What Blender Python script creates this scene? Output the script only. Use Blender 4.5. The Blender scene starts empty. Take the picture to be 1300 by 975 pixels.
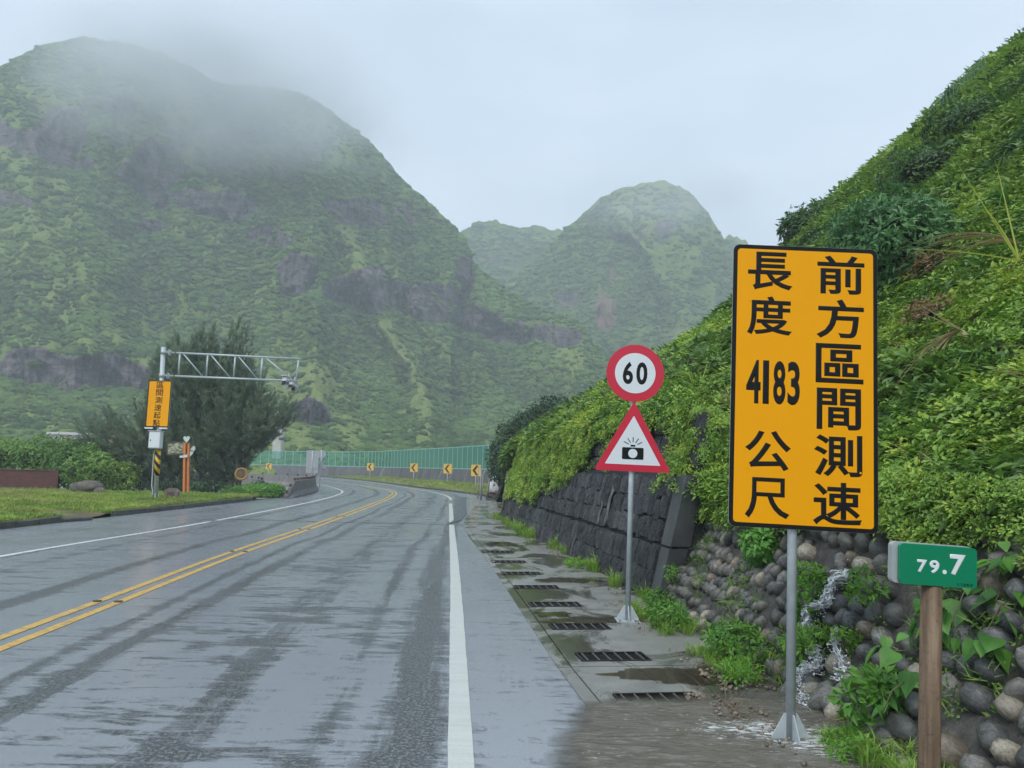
import bpy, bmesh, math, random
import numpy as np
from mathutils import Vector, Matrix, Euler

random.seed(7); RNG = np.random.default_rng(7)
SC = bpy.context.scene
COL = SC.collection
R_ = math.radians

# ------------------------------------------------------------------ camera
EYE = 1.65
PITCH, ROLL, LENS = R_(6.67), R_(1.3), 26.0
cam_data = bpy.data.cameras.new('camera'); cam_data.lens = LENS; cam_data.sensor_width = 36.0
cam_data.clip_start = 0.05; cam_data.clip_end = 6000
cam = bpy.data.objects.new('camera', cam_data); COL.objects.link(cam)
cam.matrix_world = Matrix.Translation((0, 0, EYE)) @ Matrix.Rotation(math.pi/2 + PITCH, 4, 'X') @ Matrix.Rotation(ROLL, 4, 'Z')
SC.camera = cam

# ------------------------------------------------------------------ sky, sun, exposure
SUN_EL, SUN_AZ = R_(52), R_(205)
w = bpy.data.worlds.new('World'); SC.world = w; w.use_nodes = True
nt = w.node_tree; nt.nodes.clear()
wo = nt.nodes.new('ShaderNodeOutputWorld'); bg = nt.nodes.new('ShaderNodeBackground')
sky = nt.nodes.new('ShaderNodeTexSky'); sky.sky_type = 'NISHITA'; sky.sun_disc = False
sky.sun_elevation = SUN_EL; sky.sun_rotation = SUN_AZ; sky.air_density = 1.0; sky.dust_density = 3.0
tc = nt.nodes.new('ShaderNodeTexCoord')
mp = nt.nodes.new('ShaderNodeMapping'); mp.inputs['Scale'].default_value = (1.0, 1.0, 2.6)
no = nt.nodes.new('ShaderNodeTexNoise'); no.inputs['Scale'].default_value = 1.7; no.inputs['Detail'].default_value = 5; no.inputs['Roughness'].default_value = .5
cr = nt.nodes.new('ShaderNodeValToRGB')
cr.color_ramp.elements[0].position = .32; cr.color_ramp.elements[0].color = (4.5, 5.55, 6.8, 1)
cr.color_ramp.elements[1].position = .70; cr.color_ramp.elements[1].color = (6.9, 7.9, 9.1, 1)
mx = nt.nodes.new('ShaderNodeMix'); mx.data_type = 'RGBA'; mx.inputs[0].default_value = 0.92
nt.links.new(tc.outputs['Generated'], mp.inputs['Vector']); nt.links.new(mp.outputs[0], no.inputs['Vector'])
nt.links.new(no.outputs['Fac'], cr.inputs[0])
nt.links.new(sky.outputs[0], mx.inputs[6]); nt.links.new(cr.outputs[0], mx.inputs[7])
nt.links.new(mx.outputs[2], bg.inputs['Color']); bg.inputs['Strength'].default_value = 0.086
nt.links.new(bg.outputs[0], wo.inputs['Surface'])

sd = bpy.data.lights.new('sun', 'SUN'); sd.energy = 1.5; sd.angle = R_(25); sd.color = (1.0, .97, .92)
so = bpy.data.objects.new('sun', sd); COL.objects.link(so); so.location = (0, -20, 60)
_d = Vector((math.sin(SUN_AZ)*math.cos(SUN_EL), math.cos(SUN_AZ)*math.cos(SUN_EL), math.sin(SUN_EL)))
so.rotation_euler = (-_d).to_track_quat('-Z', 'Y').to_euler()

SC.view_settings.view_transform = 'Standard'; SC.view_settings.look = 'None'
SC.view_settings.exposure = 0.76; SC.view_settings.gamma = 1.0
try:
    SC.render.engine = 'CYCLES'
    SC.cycles.use_denoising = True
    SC.cycles.max_bounces = 5; SC.cycles.diffuse_bounces = 2; SC.cycles.glossy_bounces = 2
    SC.cycles.transmission_bounces = 4; SC.cycles.transparent_max_bounces = 12; SC.cycles.volume_bounces = 2
    SC.cycles.caustics_reflective = False; SC.cycles.caustics_refractive = False
    SC.cycles.volume_step_rate = 2.0; SC.cycles.volume_max_steps = 128
except Exception: pass

# ------------------------------------------------------------------ helpers: objects
def tag(o, label=None, cat=None, group=None, kind=None):
    if label: o['label'] = label
    if cat: o['category'] = cat
    if group: o['group'] = group
    if kind: o['kind'] = kind
    return o
def empty(name, loc=(0, 0, 0), rz=0.0, label=None, cat=None, group=None, kind=None, rot=None):
    o = bpy.data.objects.new(name, None); COL.objects.link(o); o.location = loc
    o.rotation_euler = rot if rot else (0, 0, rz); o.empty_display_size = .1
    return tag(o, label, cat, group, kind)
def link(name, me, parent=None, loc=None, rot=None, scale=None):
    o = bpy.data.objects.new(name, me); COL.objects.link(o)
    if parent: o.parent = parent
    if loc is not None: o.location = loc
    if rot is not None: o.rotation_euler = rot
    if scale is not None: o.scale = scale
    return o
def copy_tree(o, parent=None):
    c = o.copy(); COL.objects.link(c); c.parent = parent
    for ch in list(o.children): copy_tree(ch, c)
    return c

class MB:
    """collects simple solids and links them as one mesh object"""
    def __init__(s): s.v, s.f, s.mi, s.sm = [], [], [], []
    def add(s, v, f, m=0, smooth=False):
        o = len(s.v); s.v += [tuple(p) for p in v]; s.f += [tuple(i+o for i in q) for q in f]
        s.mi += [m]*len(f); s.sm += [smooth]*len(f); return s
    def box(s, c, d, rot=None, m=0, bev=0.0):
        x, y, z = d[0]/2, d[1]/2, d[2]/2
        if bev > 0:
            b = bev; v = []; rings = [(-z, b), (-z+b, 0), (z-b, 0), (z, b)]
            for zz, ins in rings:
                X, Y = x-ins, y-ins
                v += [(-X+b*(ins == 0), -Y, zz), (X-b*(ins == 0), -Y, zz), (X, -Y+b*(ins == 0), zz), (X, Y-b*(ins == 0), zz),
                      (X-b*(ins == 0), Y, zz), (-X+b*(ins == 0), Y, zz), (-X, Y-b*(ins == 0), zz), (-X, -Y+b*(ins == 0), zz)]
            f = [tuple(range(7, -1, -1)), tuple(range(24, 32))]
            for k in range(3):
                for i in range(8): a, bb = k*8+i, k*8+(i+1) % 8; f.append((a, bb, bb+8, a+8))
        else:
            v = [(-x, -y, -z), (x, -y, -z), (x, y, -z), (-x, y, -z), (-x, -y, z), (x, -y, z), (x, y, z), (-x, y, z)]
            f = [(0, 3, 2, 1), (4, 5, 6, 7), (0, 1, 5, 4), (1, 2, 6, 5), (2, 3, 7, 6), (3, 0, 4, 7)]
        M = (Euler(rot).to_matrix() if rot else Matrix.Identity(3)); c = Vector(c)
        return s.add([M @ Vector(p) + c for p in v], f, m)
    def tube(s, pts, r, seg=10, m=0, caps=True):
        pts = [Vector(p) for p in pts]; n = len(pts)
        rs = r if isinstance(r, (list, tuple)) else [r]*n
        v = []; prev = None
        for i, p in enumerate(pts):
            t = (pts[min(i+1, n-1)]-pts[max(i-1, 0)]).normalized()
            if prev is None: a = t.orthogonal().normalized()
            else: a = (prev - t*prev.dot(t)).normalized()
            prev = a; b = t.cross(a)
            for k in range(seg):
                th = 2*math.pi*k/seg; v.append(p + (a*math.cos(th)+b*math.sin(th))*rs[i])
        f = []
        for i in range(n-1):
            for k in range(seg):
                k2 = (k+1) % seg; f.append((i*seg+k, i*seg+k2, (i+1)*seg+k2, (i+1)*seg+k))
        s.add(v, f, m, True)
        if caps:
            o = len(s.v)-n*seg
            s.f += [tuple(o+k for k in range(seg-1, -1, -1)), tuple(o+(n-1)*seg+k for k in range(seg))]
            s.mi += [m, m]; s.sm += [False, False]
        return s
    def prism(s, poly, y0, y1, m=0):
        """poly in XZ (counter-clockwise seen from -Y), extruded along y"""
        n = len(poly); v = [(p[0], y0, p[1]) for p in poly]+[(p[0], y1, p[1]) for p in poly]
        f = [tuple(range(n)), tuple(range(2*n-1, n-1, -1))]
        for i in range(n): j = (i+1) % n; f.append((i, i+n, j+n, j))
        return s.add(v, f, m)
    def prism_z(s, poly, z0, z1, m=0):
        n = len(poly); v = [(p[0], p[1], z0) for p in poly]+[(p[0], p[1], z1) for p in poly]
        f = [tuple(range(n-1, -1, -1)), tuple(range(n, 2*n))]
        for i in range(n): j = (i+1) % n; f.append((i, j, j+n, i+n))
        return s.add(v, f, m)
    def mesh(s, name, mats):
        me = bpy.data.meshes.new(name); me.from_pydata([tuple(p) for p in s.v], [], s.f)
        for m in (mats if isinstance(mats, (list, tuple)) else [mats]): me.materials.append(m)
        me.polygons.foreach_set('material_index', s.mi); me.polygons.foreach_set('use_smooth', s.sm)
        me.update(); return me
    def build(s, name, mats, parent=None, loc=None, rot=None, scale=None):
        return link(name, s.mesh(name, mats), parent, loc, rot, scale)

def rrect(w, h, r, seg=5, cx=0, cz=0):
    out = []
    for (sx, sz, a0) in ((1, -1, -90), (1, 1, 0), (-1, 1, 90), (-1, -1, 180)):
        for k in range(seg+1):
            a = R_(a0+90*k/seg); out.append((cx+sx*(w/2-r)+r*math.cos(a), cz+sz*(h/2-r)+r*math.sin(a)))
    return out
def circ(r, seg=40, cx=0, cz=0, ph=0): return [(cx+r*math.cos(2*math.pi*k/seg+ph), cz+r*math.sin(2*math.pi*k/seg+ph)) for k in range(seg)]

def fast(name, V, F, mats, smooth=False, rnd=None, uv=None, attrs=None, midx=None):
    V = np.asarray(V, np.float32); F = np.asarray(F, np.int32); m, k = F.shape
    me = bpy.data.meshes.new(name); me.vertices.add(len(V)); me.vertices.foreach_set('co', V.ravel())
    me.loops.add(m*k); me.loops.foreach_set('vertex_index', F.ravel())
    me.polygons.add(m); me.polygons.foreach_set('loop_start', np.arange(0, m*k, k, dtype=np.int32))
    try: me.polygons.foreach_set('loop_total', np.full(m, k, np.int32))
    except Exception: pass
    for mm in (mats if isinstance(mats, (list, tuple)) else [mats]): me.materials.append(mm)
    me.polygons.foreach_set('use_smooth', np.full(m, smooth, bool))
    if midx is not None: me.polygons.foreach_set('material_index', np.asarray(midx, np.int32))
    if rnd is not None:
        a = me.attributes.new('rnd', 'FLOAT', 'POINT'); a.data.foreach_set('value', np.asarray(rnd, np.float32))
    for nm, vals in (attrs or {}).items():
        a = me.attributes.new(nm, 'FLOAT', 'POINT'); a.data.foreach_set('value', np.asarray(vals, np.float32))
    if uv is not None:
        u = me.uv_layers.new(name='uv'); u.data.foreach_set('uv', np.asarray(uv, np.float32)[F.ravel()].ravel())
    me.update(calc_edges=True); me.validate(); return me
def grid_faces(nu, nv):
    i = np.arange(nu-1)[:, None]*nv+np.arange(nv-1)[None, :]
    return np.stack([i, i+nv, i+nv+1, i+1], -1).reshape(-1, 4)

# ------------------------------------------------------------------ helpers: noise
_P = np.random.default_rng(3).random((256, 256)).astype(np.float32)
def vnoise(x, y):
    xi = np.floor(x).astype(int); yi = np.floor(y).astype(int); fx = x-xi; fy = y-yi
    fx = fx*fx*(3-2*fx); fy = fy*fy*(3-2*fy)
    a = _P[xi & 255, yi & 255]; b = _P[(xi+1) & 255, yi & 255]; c = _P[xi & 255, (yi+1) & 255]; d = _P[(xi+1) & 255, (yi+1) & 255]
    return (a*(1-fx)+b*fx)*(1-fy)+(c*(1-fx)+d*fx)*fy
def fbm(x, y, o=5, g=.5, ridge=False):
    x = np.asarray(x, float); y = np.asarray(y, float); s = 0; a = 1; t = 0
    for k in range(o):
        n = vnoise(x*2**k+17.3*k, y*2**k+9.1*k)
        if ridge: n = 1-np.abs(2*n-1)
        s = s+a*n; t += a; a *= g
    return s/t

# ------------------------------------------------------------------ helpers: materials
def new_mat(name, base=(.5, .5, .5), rough=.6, metal=0, spec=.5, coat=0):
    m = bpy.data.materials.new(name); m.use_nodes = True; b = m.node_tree.nodes['Principled BSDF']
    b.inputs['Base Color'].default_value = (*base, 1); b.inputs['Roughness'].default_value = rough
    b.inputs['Metallic'].default_value = metal; b.inputs['Specular IOR Level'].default_value = spec
    b.inputs['Coat Weight'].default_value = coat
    return m
class NT:
    def __init__(s, m): s.t = m.node_tree; s.b = s.t.nodes['Principled BSDF']
    def n(s, typ, **kw):
        n = s.t.nodes.new(typ)
        for k, v in kw.items():
            if hasattr(n, k): setattr(n, k, v)
            else: n.inputs[k.replace('_', ' ')].default_value = v
        return n
    def l(s, a, b): s.t.links.new(a, b)
    def coord(s, kind='Object'):
        return s.n('ShaderNodeTexCoord').outputs[kind]
    def pos(s): return s.n('ShaderNodeNewGeometry').outputs['Position']
    def mapv(s, vec, scale=(1, 1, 1), rot=(0, 0, 0), loc=(0, 0, 0)):
        n = s.n('ShaderNodeMapping'); n.inputs['Scale'].default_value = scale; n.inputs['Rotation'].default_value = rot
        n.inputs['Location'].default_value = loc; s.l(vec, n.inputs[0]); return n.outputs[0]
    def noise(s, vec, scale, detail=4, rough=.55, dist=0):
        n = s.n('ShaderNodeTexNoise'); n.inputs['Scale'].default_value = scale; n.inputs['Detail'].default_value = detail
        n.inputs['Roughness'].default_value = rough; n.inputs['Distortion'].default_value = dist
        s.l(vec, n.inputs['Vector']); return n.outputs['Fac']
    def ramp(s, fac, stops):
        n = s.n('ShaderNodeValToRGB'); e = n.color_ramp.elements
        while len(e) < len(stops): e.new(.5)
        for k, (p, c) in enumerate(stops):
            e[k].position = p; e[k].color = (*c, 1) if isinstance(c, (tuple, list)) else (c, c, c, 1)
        s.l(fac, n.inputs[0]); return n.outputs[0]
    def mix(s, fac, a, b, mode='MIX'):
        n = s.n('ShaderNodeMix'); n.data_type = 'RGBA'; n.blend_type = mode
        for v, i in ((fac, 0), (a, 6), (b, 7)):
            if isinstance(v, (int, float)): n.inputs[i].default_value = v if i == 0 else (v, v, v, 1)
            elif isinstance(v, (tuple, list)): n.inputs[i].default_value = (*v, 1)
            else: s.l(v, n.inputs[i])
        return n.outputs[2]
    def math(s, op, a, b=0.0, c=0.0, clamp=False):
        n = s.n('ShaderNodeMath'); n.operation = op; n.use_clamp = clamp
        for i, v in enumerate((a, b, c)):
            if isinstance(v, (int, float)): n.inputs[i].default_value = v
            else: s.l(v, n.inputs[i])
        return n.outputs[0]
    def attr(s, name): 
        n = s.n('ShaderNodeAttribute'); n.attribute_name = name; return n.outputs['Fac']
    def bump(s, h, strength=.4, dist=.02, nrm=None):
        n = s.n('ShaderNodeBump'); n.inputs['Strength'].default_value = strength; n.inputs['Distance'].default_value = dist
        s.l(h, n.inputs['Height'])
        if nrm: s.l(nrm, n.inputs['Normal'])
        s.l(n.outputs[0], s.b.inputs['Normal']); return n.outputs[0]
    def col(s, c): s.l(c, s.b.inputs['Base Color'])
    def rough(s, c): s.l(c, s.b.inputs['Roughness'])

def mottled(name, c1, c2, scale=6, rough=.6, rr=.1, bump=.3, bd=.01, detail=6, metal=0, coord='Object', spec=.5, stain=None, stain_scale=1.3, stain_amt=.6):
    m = new_mat(name, c1, rough, metal, spec); t = NT(m)
    v = t.pos() if coord == 'pos' else t.coord(coord)
    n = t.noise(v, scale, detail, .62); c = t.ramp(n, [(.3, c1), (.7, c2)])
    if stain:
        s2 = t.noise(t.mapv(v, (1, 1, .35)), stain_scale, 5, .6)
        c = t.mix(t.math('MULTIPLY', t.ramp(s2, [(.45, 0.0), (.65, 1.0)]), stain_amt), c, stain)
    t.col(c); t.rough(t.math('MULTIPLY_ADD', n, rr*2, rough-rr))
    t.bump(t.noise(v, scale*2.5, 6, .7), bump, bd); return m

LEAF_GAIN = 1.6
def leaf_mat(name, dark, mid, bright, scale=.6, trans=.35, rough=.45, fine=2.5, dead=None, spec=.5):
    dark, mid, bright = [tuple(min(.8, q*LEAF_GAIN) for q in x) for x in (dark, mid, bright)]
    m = new_mat(name, mid, rough, spec=spec); t = NT(m)
    p = t.pos()
    n1 = t.noise(p, scale, 4, .6); n2 = t.noise(p, fine, 2, .5)
    oi = t.n('ShaderNodeObjectInfo').outputs['Random']; rn = t.attr('rnd')
    f = t.math('MULTIPLY_ADD', n1, .9, t.math('MULTIPLY_ADD', n2, .35, t.math('MULTIPLY_ADD', oi, .22, t.math('MULTIPLY', rn, .30))))
    f = t.math('SUBTRACT', f, .42)
    c = t.ramp(f, [(.15, dark), (.45, mid), (.85, bright)])
    if dead:
        c = t.mix(t.ramp(t.math('ADD', rn, t.math('MULTIPLY', oi, .3)), [(1.08, 0.0), (1.2, 1.0)]), c, dead)
    t.col(c)
    tr = t.n('ShaderNodeBsdfTranslucent'); t.l(c, tr.inputs['Color'])
    ms = t.n('ShaderNodeMixShader'); ms.inputs[0].default_value = trans
    out = t.t.nodes['Material Output']
    t.l(t.b.outputs[0], ms.inputs[1]); t.l(tr.outputs[0], ms.inputs[2]); t.l(ms.outputs[0], out.inputs['Surface'])
    return m

# ------------------------------------------------------------------ helpers: scatter
def frames(N, spin, tilt=0.0):
    """rotation matrices whose z follows N (n,3), spun by spin"""
    N = N/np.linalg.norm(N, axis=1, keepdims=True)
    a = np.where(np.abs(N[:, 2:3]) < .95, np.array([[0, 0, 1.]]), np.array([[1., 0, 0]]))
    x = np.cross(a, N); x /= np.linalg.norm(x, axis=1, keepdims=True); y = np.cross(N, x)
    c, s = np.cos(spin)[:, None], np.sin(spin)[:, None]
    return np.stack([x*c+y*s, -x*s+y*c, N], -1)
def eulers(R):
    return np.stack([np.arctan2(R[:, 2, 1], R[:, 2, 2]), -np.arcsin(np.clip(R[:, 2, 0], -1, 1)), np.arctan2(R[:, 1, 0], R[:, 0, 0])], -1)
def merge(protos, P, Rm, S, pick=None):
    """protos: list of (V,F). returns V,F,rnd"""
    n = len(P); pick = RNG.integers(0, len(protos), n) if pick is None else pick
    Vs, Fs, rs, o = [], [], [], 0
    S = np.asarray(S, float); S = S[:, None]*np.ones((1, 3)) if S.ndim == 1 else S
    for k, (V, F) in enumerate(protos):
        I = np.nonzero(pick == k)[0]
        if not len(I): continue
        W = V[None]*S[I][:, None, :]
        W = np.einsum('nij,nvj->nvi', Rm[I], W)+P[I][:, None, :]
        Vs.append(W.reshape(-1, 3)); nv = len(V)
        Fs.append((F[None]+(np.arange(len(I))*nv)[:, None, None]+o).reshape(-1, F.shape[1])); o += len(I)*nv
        rs.append(np.repeat(RNG.random(len(I)), nv)*.6+RNG.random((len(I)*nv))*0+np.tile(np.repeat(RNG.random(max(1, nv//4)), 4)[:nv] if nv % 4 == 0 else np.zeros(nv), len(I))*.4)
    return np.concatenate(Vs), np.concatenate(Fs), np.concatenate(rs)
_gn = {}
def gn_group(coll):
    if coll.name in _gn: return _gn[coll.name]
    g = bpy.data.node_groups.new('scatter_'+coll.name, 'GeometryNodeTree')
    g.interface.new_socket('Geometry', in_out='INPUT', socket_type='NodeSocketGeometry')
    g.interface.new_socket('Geometry', in_out='OUTPUT', socket_type='NodeSocketGeometry')
    gi = g.nodes.new('NodeGroupInput'); go = g.nodes.new('NodeGroupOutput')
    ip = g.nodes.new('GeometryNodeInstanceOnPoints'); ci = g.nodes.new('GeometryNodeCollectionInfo')
    ci.inputs['Collection'].default_value = coll; ci.inputs['Separate Children'].default_value = True; ci.inputs['Reset Children'].default_value = True
    def na(nm, ty):
        a = g.nodes.new('GeometryNodeInputNamedAttribute'); a.data_type = ty; a.inputs['Name'].default_value = nm
        return a.outputs['Attribute']
    er = g.nodes.new('FunctionNodeEulerToRotation')
    g.links.new(na('rot', 'FLOAT_VECTOR'), er.inputs[0]); g.links.new(er.outputs[0], ip.inputs['Rotation'])
    g.links.new(na('scl', 'FLOAT_VECTOR'), ip.inputs['Scale']); g.links.new(na('pick', 'INT'), ip.inputs['Instance Index'])
    ip.inputs['Pick Instance'].default_value = True
    g.links.new(gi.outputs[0], ip.inputs['Points']); g.links.new(ci.outputs[0], ip.inputs['Instance'])
    g.links.new(ip.outputs[0], go.inputs[0]); _gn[coll.name] = g; return g
def proto_coll(name, meshes):
    c = bpy.data.collections.new(name)
    for k, me in enumerate(meshes):
        o = bpy.data.objects.new('%s_%02d' % (name, k), me); c.objects.link(o)
    return c
def scatter(name, coll, P, Rm, S, nproto, parent=None, pick=None):
    me = bpy.data.meshes.new(name); me.vertices.add(len(P)); me.vertices.foreach_set('co', np.asarray(P, np.float32).ravel())
    S = np.asarray(S, float); S = S[:, None]*np.ones((1, 3)) if S.ndim == 1 else S
    a = me.attributes.new('rot', 'FLOAT_VECTOR', 'POINT'); a.data.foreach_set('vector', eulers(Rm).astype(np.float32).ravel())
    a = me.attributes.new('scl', 'FLOAT_VECTOR', 'POINT'); a.data.foreach_set('vector', S.astype(np.float32).ravel())
    a = me.attributes.new('pick', 'INT', 'POINT'); a.data.foreach_set('value', (RNG.integers(0, nproto, len(P)) if pick is None else pick).astype(np.int32))
    o = link(name, me, parent); m = o.modifiers.new('scatter', 'NODES'); m.node_group = gn_group(coll); return o

# ------------------------------------------------------------------ leaf clusters (every leaf its own faces)
def clump(n, r, ll, lw, seed, up=.5, droop=.3, fold=.25, flat=.6):
    """n leaves around a centre: every leaf is a folded kite of two quads"""
    g = np.random.default_rng(seed); V = []; F = []
    for k in range(n):
        th = g.random()*6.283; ph = math.acos(min(1, up+(1-up)*g.random()*1.0)) if g.random() < .7 else g.random()*1.7
        d = np.array([math.cos(th)*math.sin(ph), math.sin(th)*math.sin(ph), math.cos(ph)*flat])
        base = d*r*(.25+.75*g.random()); out = np.array([math.cos(th), math.sin(th), 0.0])*.8+np.array([0, 0, .5-droop*2*g.random()])+g.normal(0, .25, 3)
        out /= np.linalg.norm(out); side = np.cross(out, [0, 0, 1.0])+g.normal(0, .25, 3); side -= out*side.dot(out); side /= np.linalg.norm(side)+1e-9
        up_ = np.cross(side, out); L = ll*(.7+.6*g.random()); W = lw*(.7+.6*g.random())
        o = len(V)
        m1 = base+out*L*.5-up_*fold*W*.3
        V += [base, base+out*L*.40+side*W*.5+up_*fold*W*.5, base+out*L-up_*droop*L*.4, base+out*L*.40-side*W*.5+up_*fold*W*.5]
        F += [(o, o+1, o+2, o+2)]; F += [(o, o+2, o+3, o+3)]
    V = np.array(V); F = np.array(F)[:, :3]; return V, F
def tuft(n, r, L, W, seed, lean=.5, curve=.5):
    """grass blades: each a bent strip of 2 quads (as 4 tris)"""
    g = np.random.default_rng(seed); V = []; F = []
    for k in range(n):
        th = g.random()*6.283; b = np.array([math.cos(th), math.sin(th), 0])*r*g.random()**.5
        th2 = th+g.normal(0, .8); out = np.array([math.cos(th2), math.sin(th2), 0]); s = np.array([-out[1], out[0], 0])
        l = L*(.55+.6*g.random()); le = lean*(.3+g.random()); w = W*(.7+.6*g.random())
        m = b+out*l*.45*le+np.array([0, 0, l*.6]); t = b+out*l*(le*1.0+curve*.4)+np.array([0, 0, l*(.95-curve*.45*g.random()*1.5)])
        o = len(V); V += [b-s*w*.4, b+s*w*.4, m+s*w*.5, m-s*w*.5, t]
        F += [(o, o+1, o+2), (o, o+2, o+3), (o+3, o+2, o+4)]
    return np.array(V), np.array(F)
def lump(seed, amp=.3, sub=2):
    bm = bmesh.new(); bmesh.ops.create_icosphere(bm, subdivisions=sub, radius=1.0); g = np.random.default_rng(seed)
    V = np.array([v.co for v in bm.verts]); F = np.array([[v.index for v in f.verts] for f in bm.faces]); bm.free()
    o = g.random(3)*30
    d = 1+amp*(2*fbm(V[:, 0]*1.6+o[0]+V[:, 2], V[:, 1]*1.6+o[1]-V[:, 2]*.7, 3)-1)*1.5
    return V*d[:, None], F
# ================================================================== SETTING: ground, road, apron
PHI = math.atan(.14); UX, UY = math.cos(PHI), math.sin(PHI)      # wall frame: u across (to the right), s along
def W2(u, s): return (u*UX-s*UY, u*UY+s*UX)
def catmull(P, n):
    P = np.array(P, float); out = []
    Q = np.vstack([2*P[0]-P[1], P, 2*P[-1]-P[-2]])
    for i in range(len(P)-1):
        p0, p1, p2, p3 = Q[i], Q[i+1], Q[i+2], Q[i+3]
        t = np.linspace(0, 1, n, endpoint=False)[:, None]
        out.append(.5*((2*p1)+(-p0+p2)*t+(2*p0-5*p1+4*p2-p3)*t**2+(-p0+3*p1-3*p2+p3)*t**3))
    out.append(P[-1:]); return np.vstack(out)
NODES = dict(
 L=[(-12.1,-8),(-12.0,7),(-12,14),(-11.95,21.5),(-11.8,34),(-12.1,44),(-13.6,52),(-17,62),(-20.5,69),(-29,84),(-42,104),(-62,125)],
 lw=[(-8.2,-8),(-8.5,7),(-8.65,14),(-8.55,21.5),(-9.1,34),(-10.1,44),(-11.7,52),(-15.2,62.3),(-18.5,69.5),(-27,85),(-39.5,105),(-58,127)],
 y=[(-3.5,-8),(-4.56,7),(-5.09,14),(-5.42,21.5),(-6.12,34),(-6.9,44),(-8.2,52.3),(-11.1,61.8),(-14.3,69.5),(-22,86),(-35,107),(-53,131)],
 rw=[(.7,-8),(-.44,7),(-1.0,14),(-1.63,21.5),(-2.66,34),(-3.55,44),(-5.15,51.8),(-8.1,61.2),(-11.2,71),(-18,88),(-31,110),(-49,135)],
 R=[(2.2,-8),(.42,7),(-.37,14),(-1.22,21.5),(-1.5,34),(-1.3,44),(-2.9,52),(-7.0,62.4),(-9.9,72),(-16.7,88.8),(-28,113),(-46,138)])
CV = {k: catmull(v, 24) for k, v in NODES.items()}
NS = len(CV['y'])
STAT = np.concatenate([[0], np.cumsum(np.linalg.norm(np.diff(CV['y'], axis=0), axis=1))])

def road_material():
    m = new_mat('wet_asphalt', (.06, .062, .065), .25); t = NT(m)
    uv = t.n('ShaderNodeUVMap').outputs[0]; sp = t.n('ShaderNodeSeparateXYZ'); t.l(uv, sp.inputs[0]); u = sp.outputs[0]
    pos = t.pos()
    stretch = t.noise(t.mapv(uv, (2.2, .11, 1)), 1.0, 5, .6, .3)            # long streaks along the lane
    patch = t.noise(t.mapv(uv, (.55, .55, 1)), 1.0, 5, .6, .5)
    smear = t.noise(t.mapv(pos, (.8, 3.0, 1)), 1.0, 9, .72, .5); fstreak = t.noise(t.mapv(uv, (7.0, .45, 1)), 1.0, 8, .72, .2); fsm = t.noise(t.mapv(pos, (2.4, 11, 1)), 1.0, 7, .7)           # water lying across the crown of the lane
    grain = t.noise(pos, 140, 2, .6); grain2 = t.noise(pos, 38, 3, .6)
    wob = t.math('MULTIPLY_ADD', t.noise(t.mapv(uv, (0, .16, 1)), 1.0, 3, .5), .5, -.25)
    uu = t.math('ADD', u, wob)
    def band(c, wd, a):
        d = t.math('DIVIDE', t.math('SUBTRACT', uu, c), wd)
        return t.math('MULTIPLY', t.math('POWER', 2.718, t.math('MULTIPLY', t.math('MULTIPLY', d, d), -1.0)), a)
    tr = band(3.78, .19, 1.15)
    for c, wd, a in ((3.22, .10, .75), (2.35, .26, .55), (1.15, .13, 1.0), (.70, .09, .8), (-1.05, .15, 1.05), (-2.6, .13, .6), (-3.45, .05, 1.0), (-5.2, .4, .4)):
        tr = t.math('ADD', tr, band(c, wd, a))
    dark = t.math('MULTIPLY', tr, t.math('MULTIPLY', t.ramp(stretch, [(.36, .45), (.60, 1.2)]), t.ramp(fstreak, [(.34, .45), (.58, 1.2)])))
    mid = t.math('MULTIPLY', t.math('MULTIPLY', t.ramp(smear, [(.47, 0.0), (.55, 1.0)]), t.ramp(fsm, [(.38, .35), (.55, 1.1)])), t.ramp(patch, [(.38, .05), (.56, 1.0)]))
    mid = t.math('MULTIPLY', mid, t.math('ADD', band(2.2, 1.4, .95), t.math('ADD', band(-2.2, 1.8, .55), band(5.4, .7, .9))))
    dark = t.math('ADD', dark, mid)
    dark = t.math('ADD', dark, t.math('MULTIPLY', t.math('MULTIPLY', t.ramp(fsm, [(.46, 0.0), (.56, 1.0)]), t.ramp(fstreak, [(.4, .2), (.55, 1.0)])), .30), 0, True)
    dark = t.math('ADD', dark, t.math('ADD', t.math('MULTIPLY_ADD', fsm, .9, -.45), t.math('MULTIPLY_ADD', grain2, .7, -.35)))
    dark = t.ramp(dark, [(.33, 0.0), (.44, .40), (.74, 1.0)])
    # speckle where the stones stand out of the film
    speck = t.ramp(grain2, [(.50, 0.0), (.58, 1.0)])
    base = t.mix(dark, (.285, .308, .345), (.018, .021, .021))  # pale blue-grey: sky reflection on the water film, put into the base colour
    base = t.mix(t.math('MULTIPLY', speck, t.math('MULTIPLY', dark, .75)), base, (.20, .215, .235))
    base = t.mix(t.math('MULTIPLY', t.ramp(grain, [(.48, 0.0), (.62, 1.0)]), .34), base, (.34, .36, .38))
    base = t.mix(t.math('MULTIPLY', t.ramp(grain, [(.28, 1.0), (.42, 0.0)]), .5), base, (.018, .018, .02))
    # patched strips of newer asphalt
    t.col(base)
    r = t.mix(dark, .22, .42); r = t.mix(t.math('MULTIPLY', t.ramp(patch, [(.35, 1.0), (.5, 0.0)]), .7), r, .13)
    t.rough(r)
    h = t.math('ADD', t.math('MULTIPLY', grain2, .6), t.math('MULTIPLY', grain, .5))
    t.bump(t.math('MULTIPLY', h, t.math('MULTIPLY_ADD', dark, .8, .35)), .55, .006); t.b.inputs['Specular IOR Level'].default_value = 1.0
    return m
M_ROAD = road_material()
U = []; Vv = []; UVv = []
cols = []
order = ['L', 'lw', 'y', 'rw', 'R']; sub = 4
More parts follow.
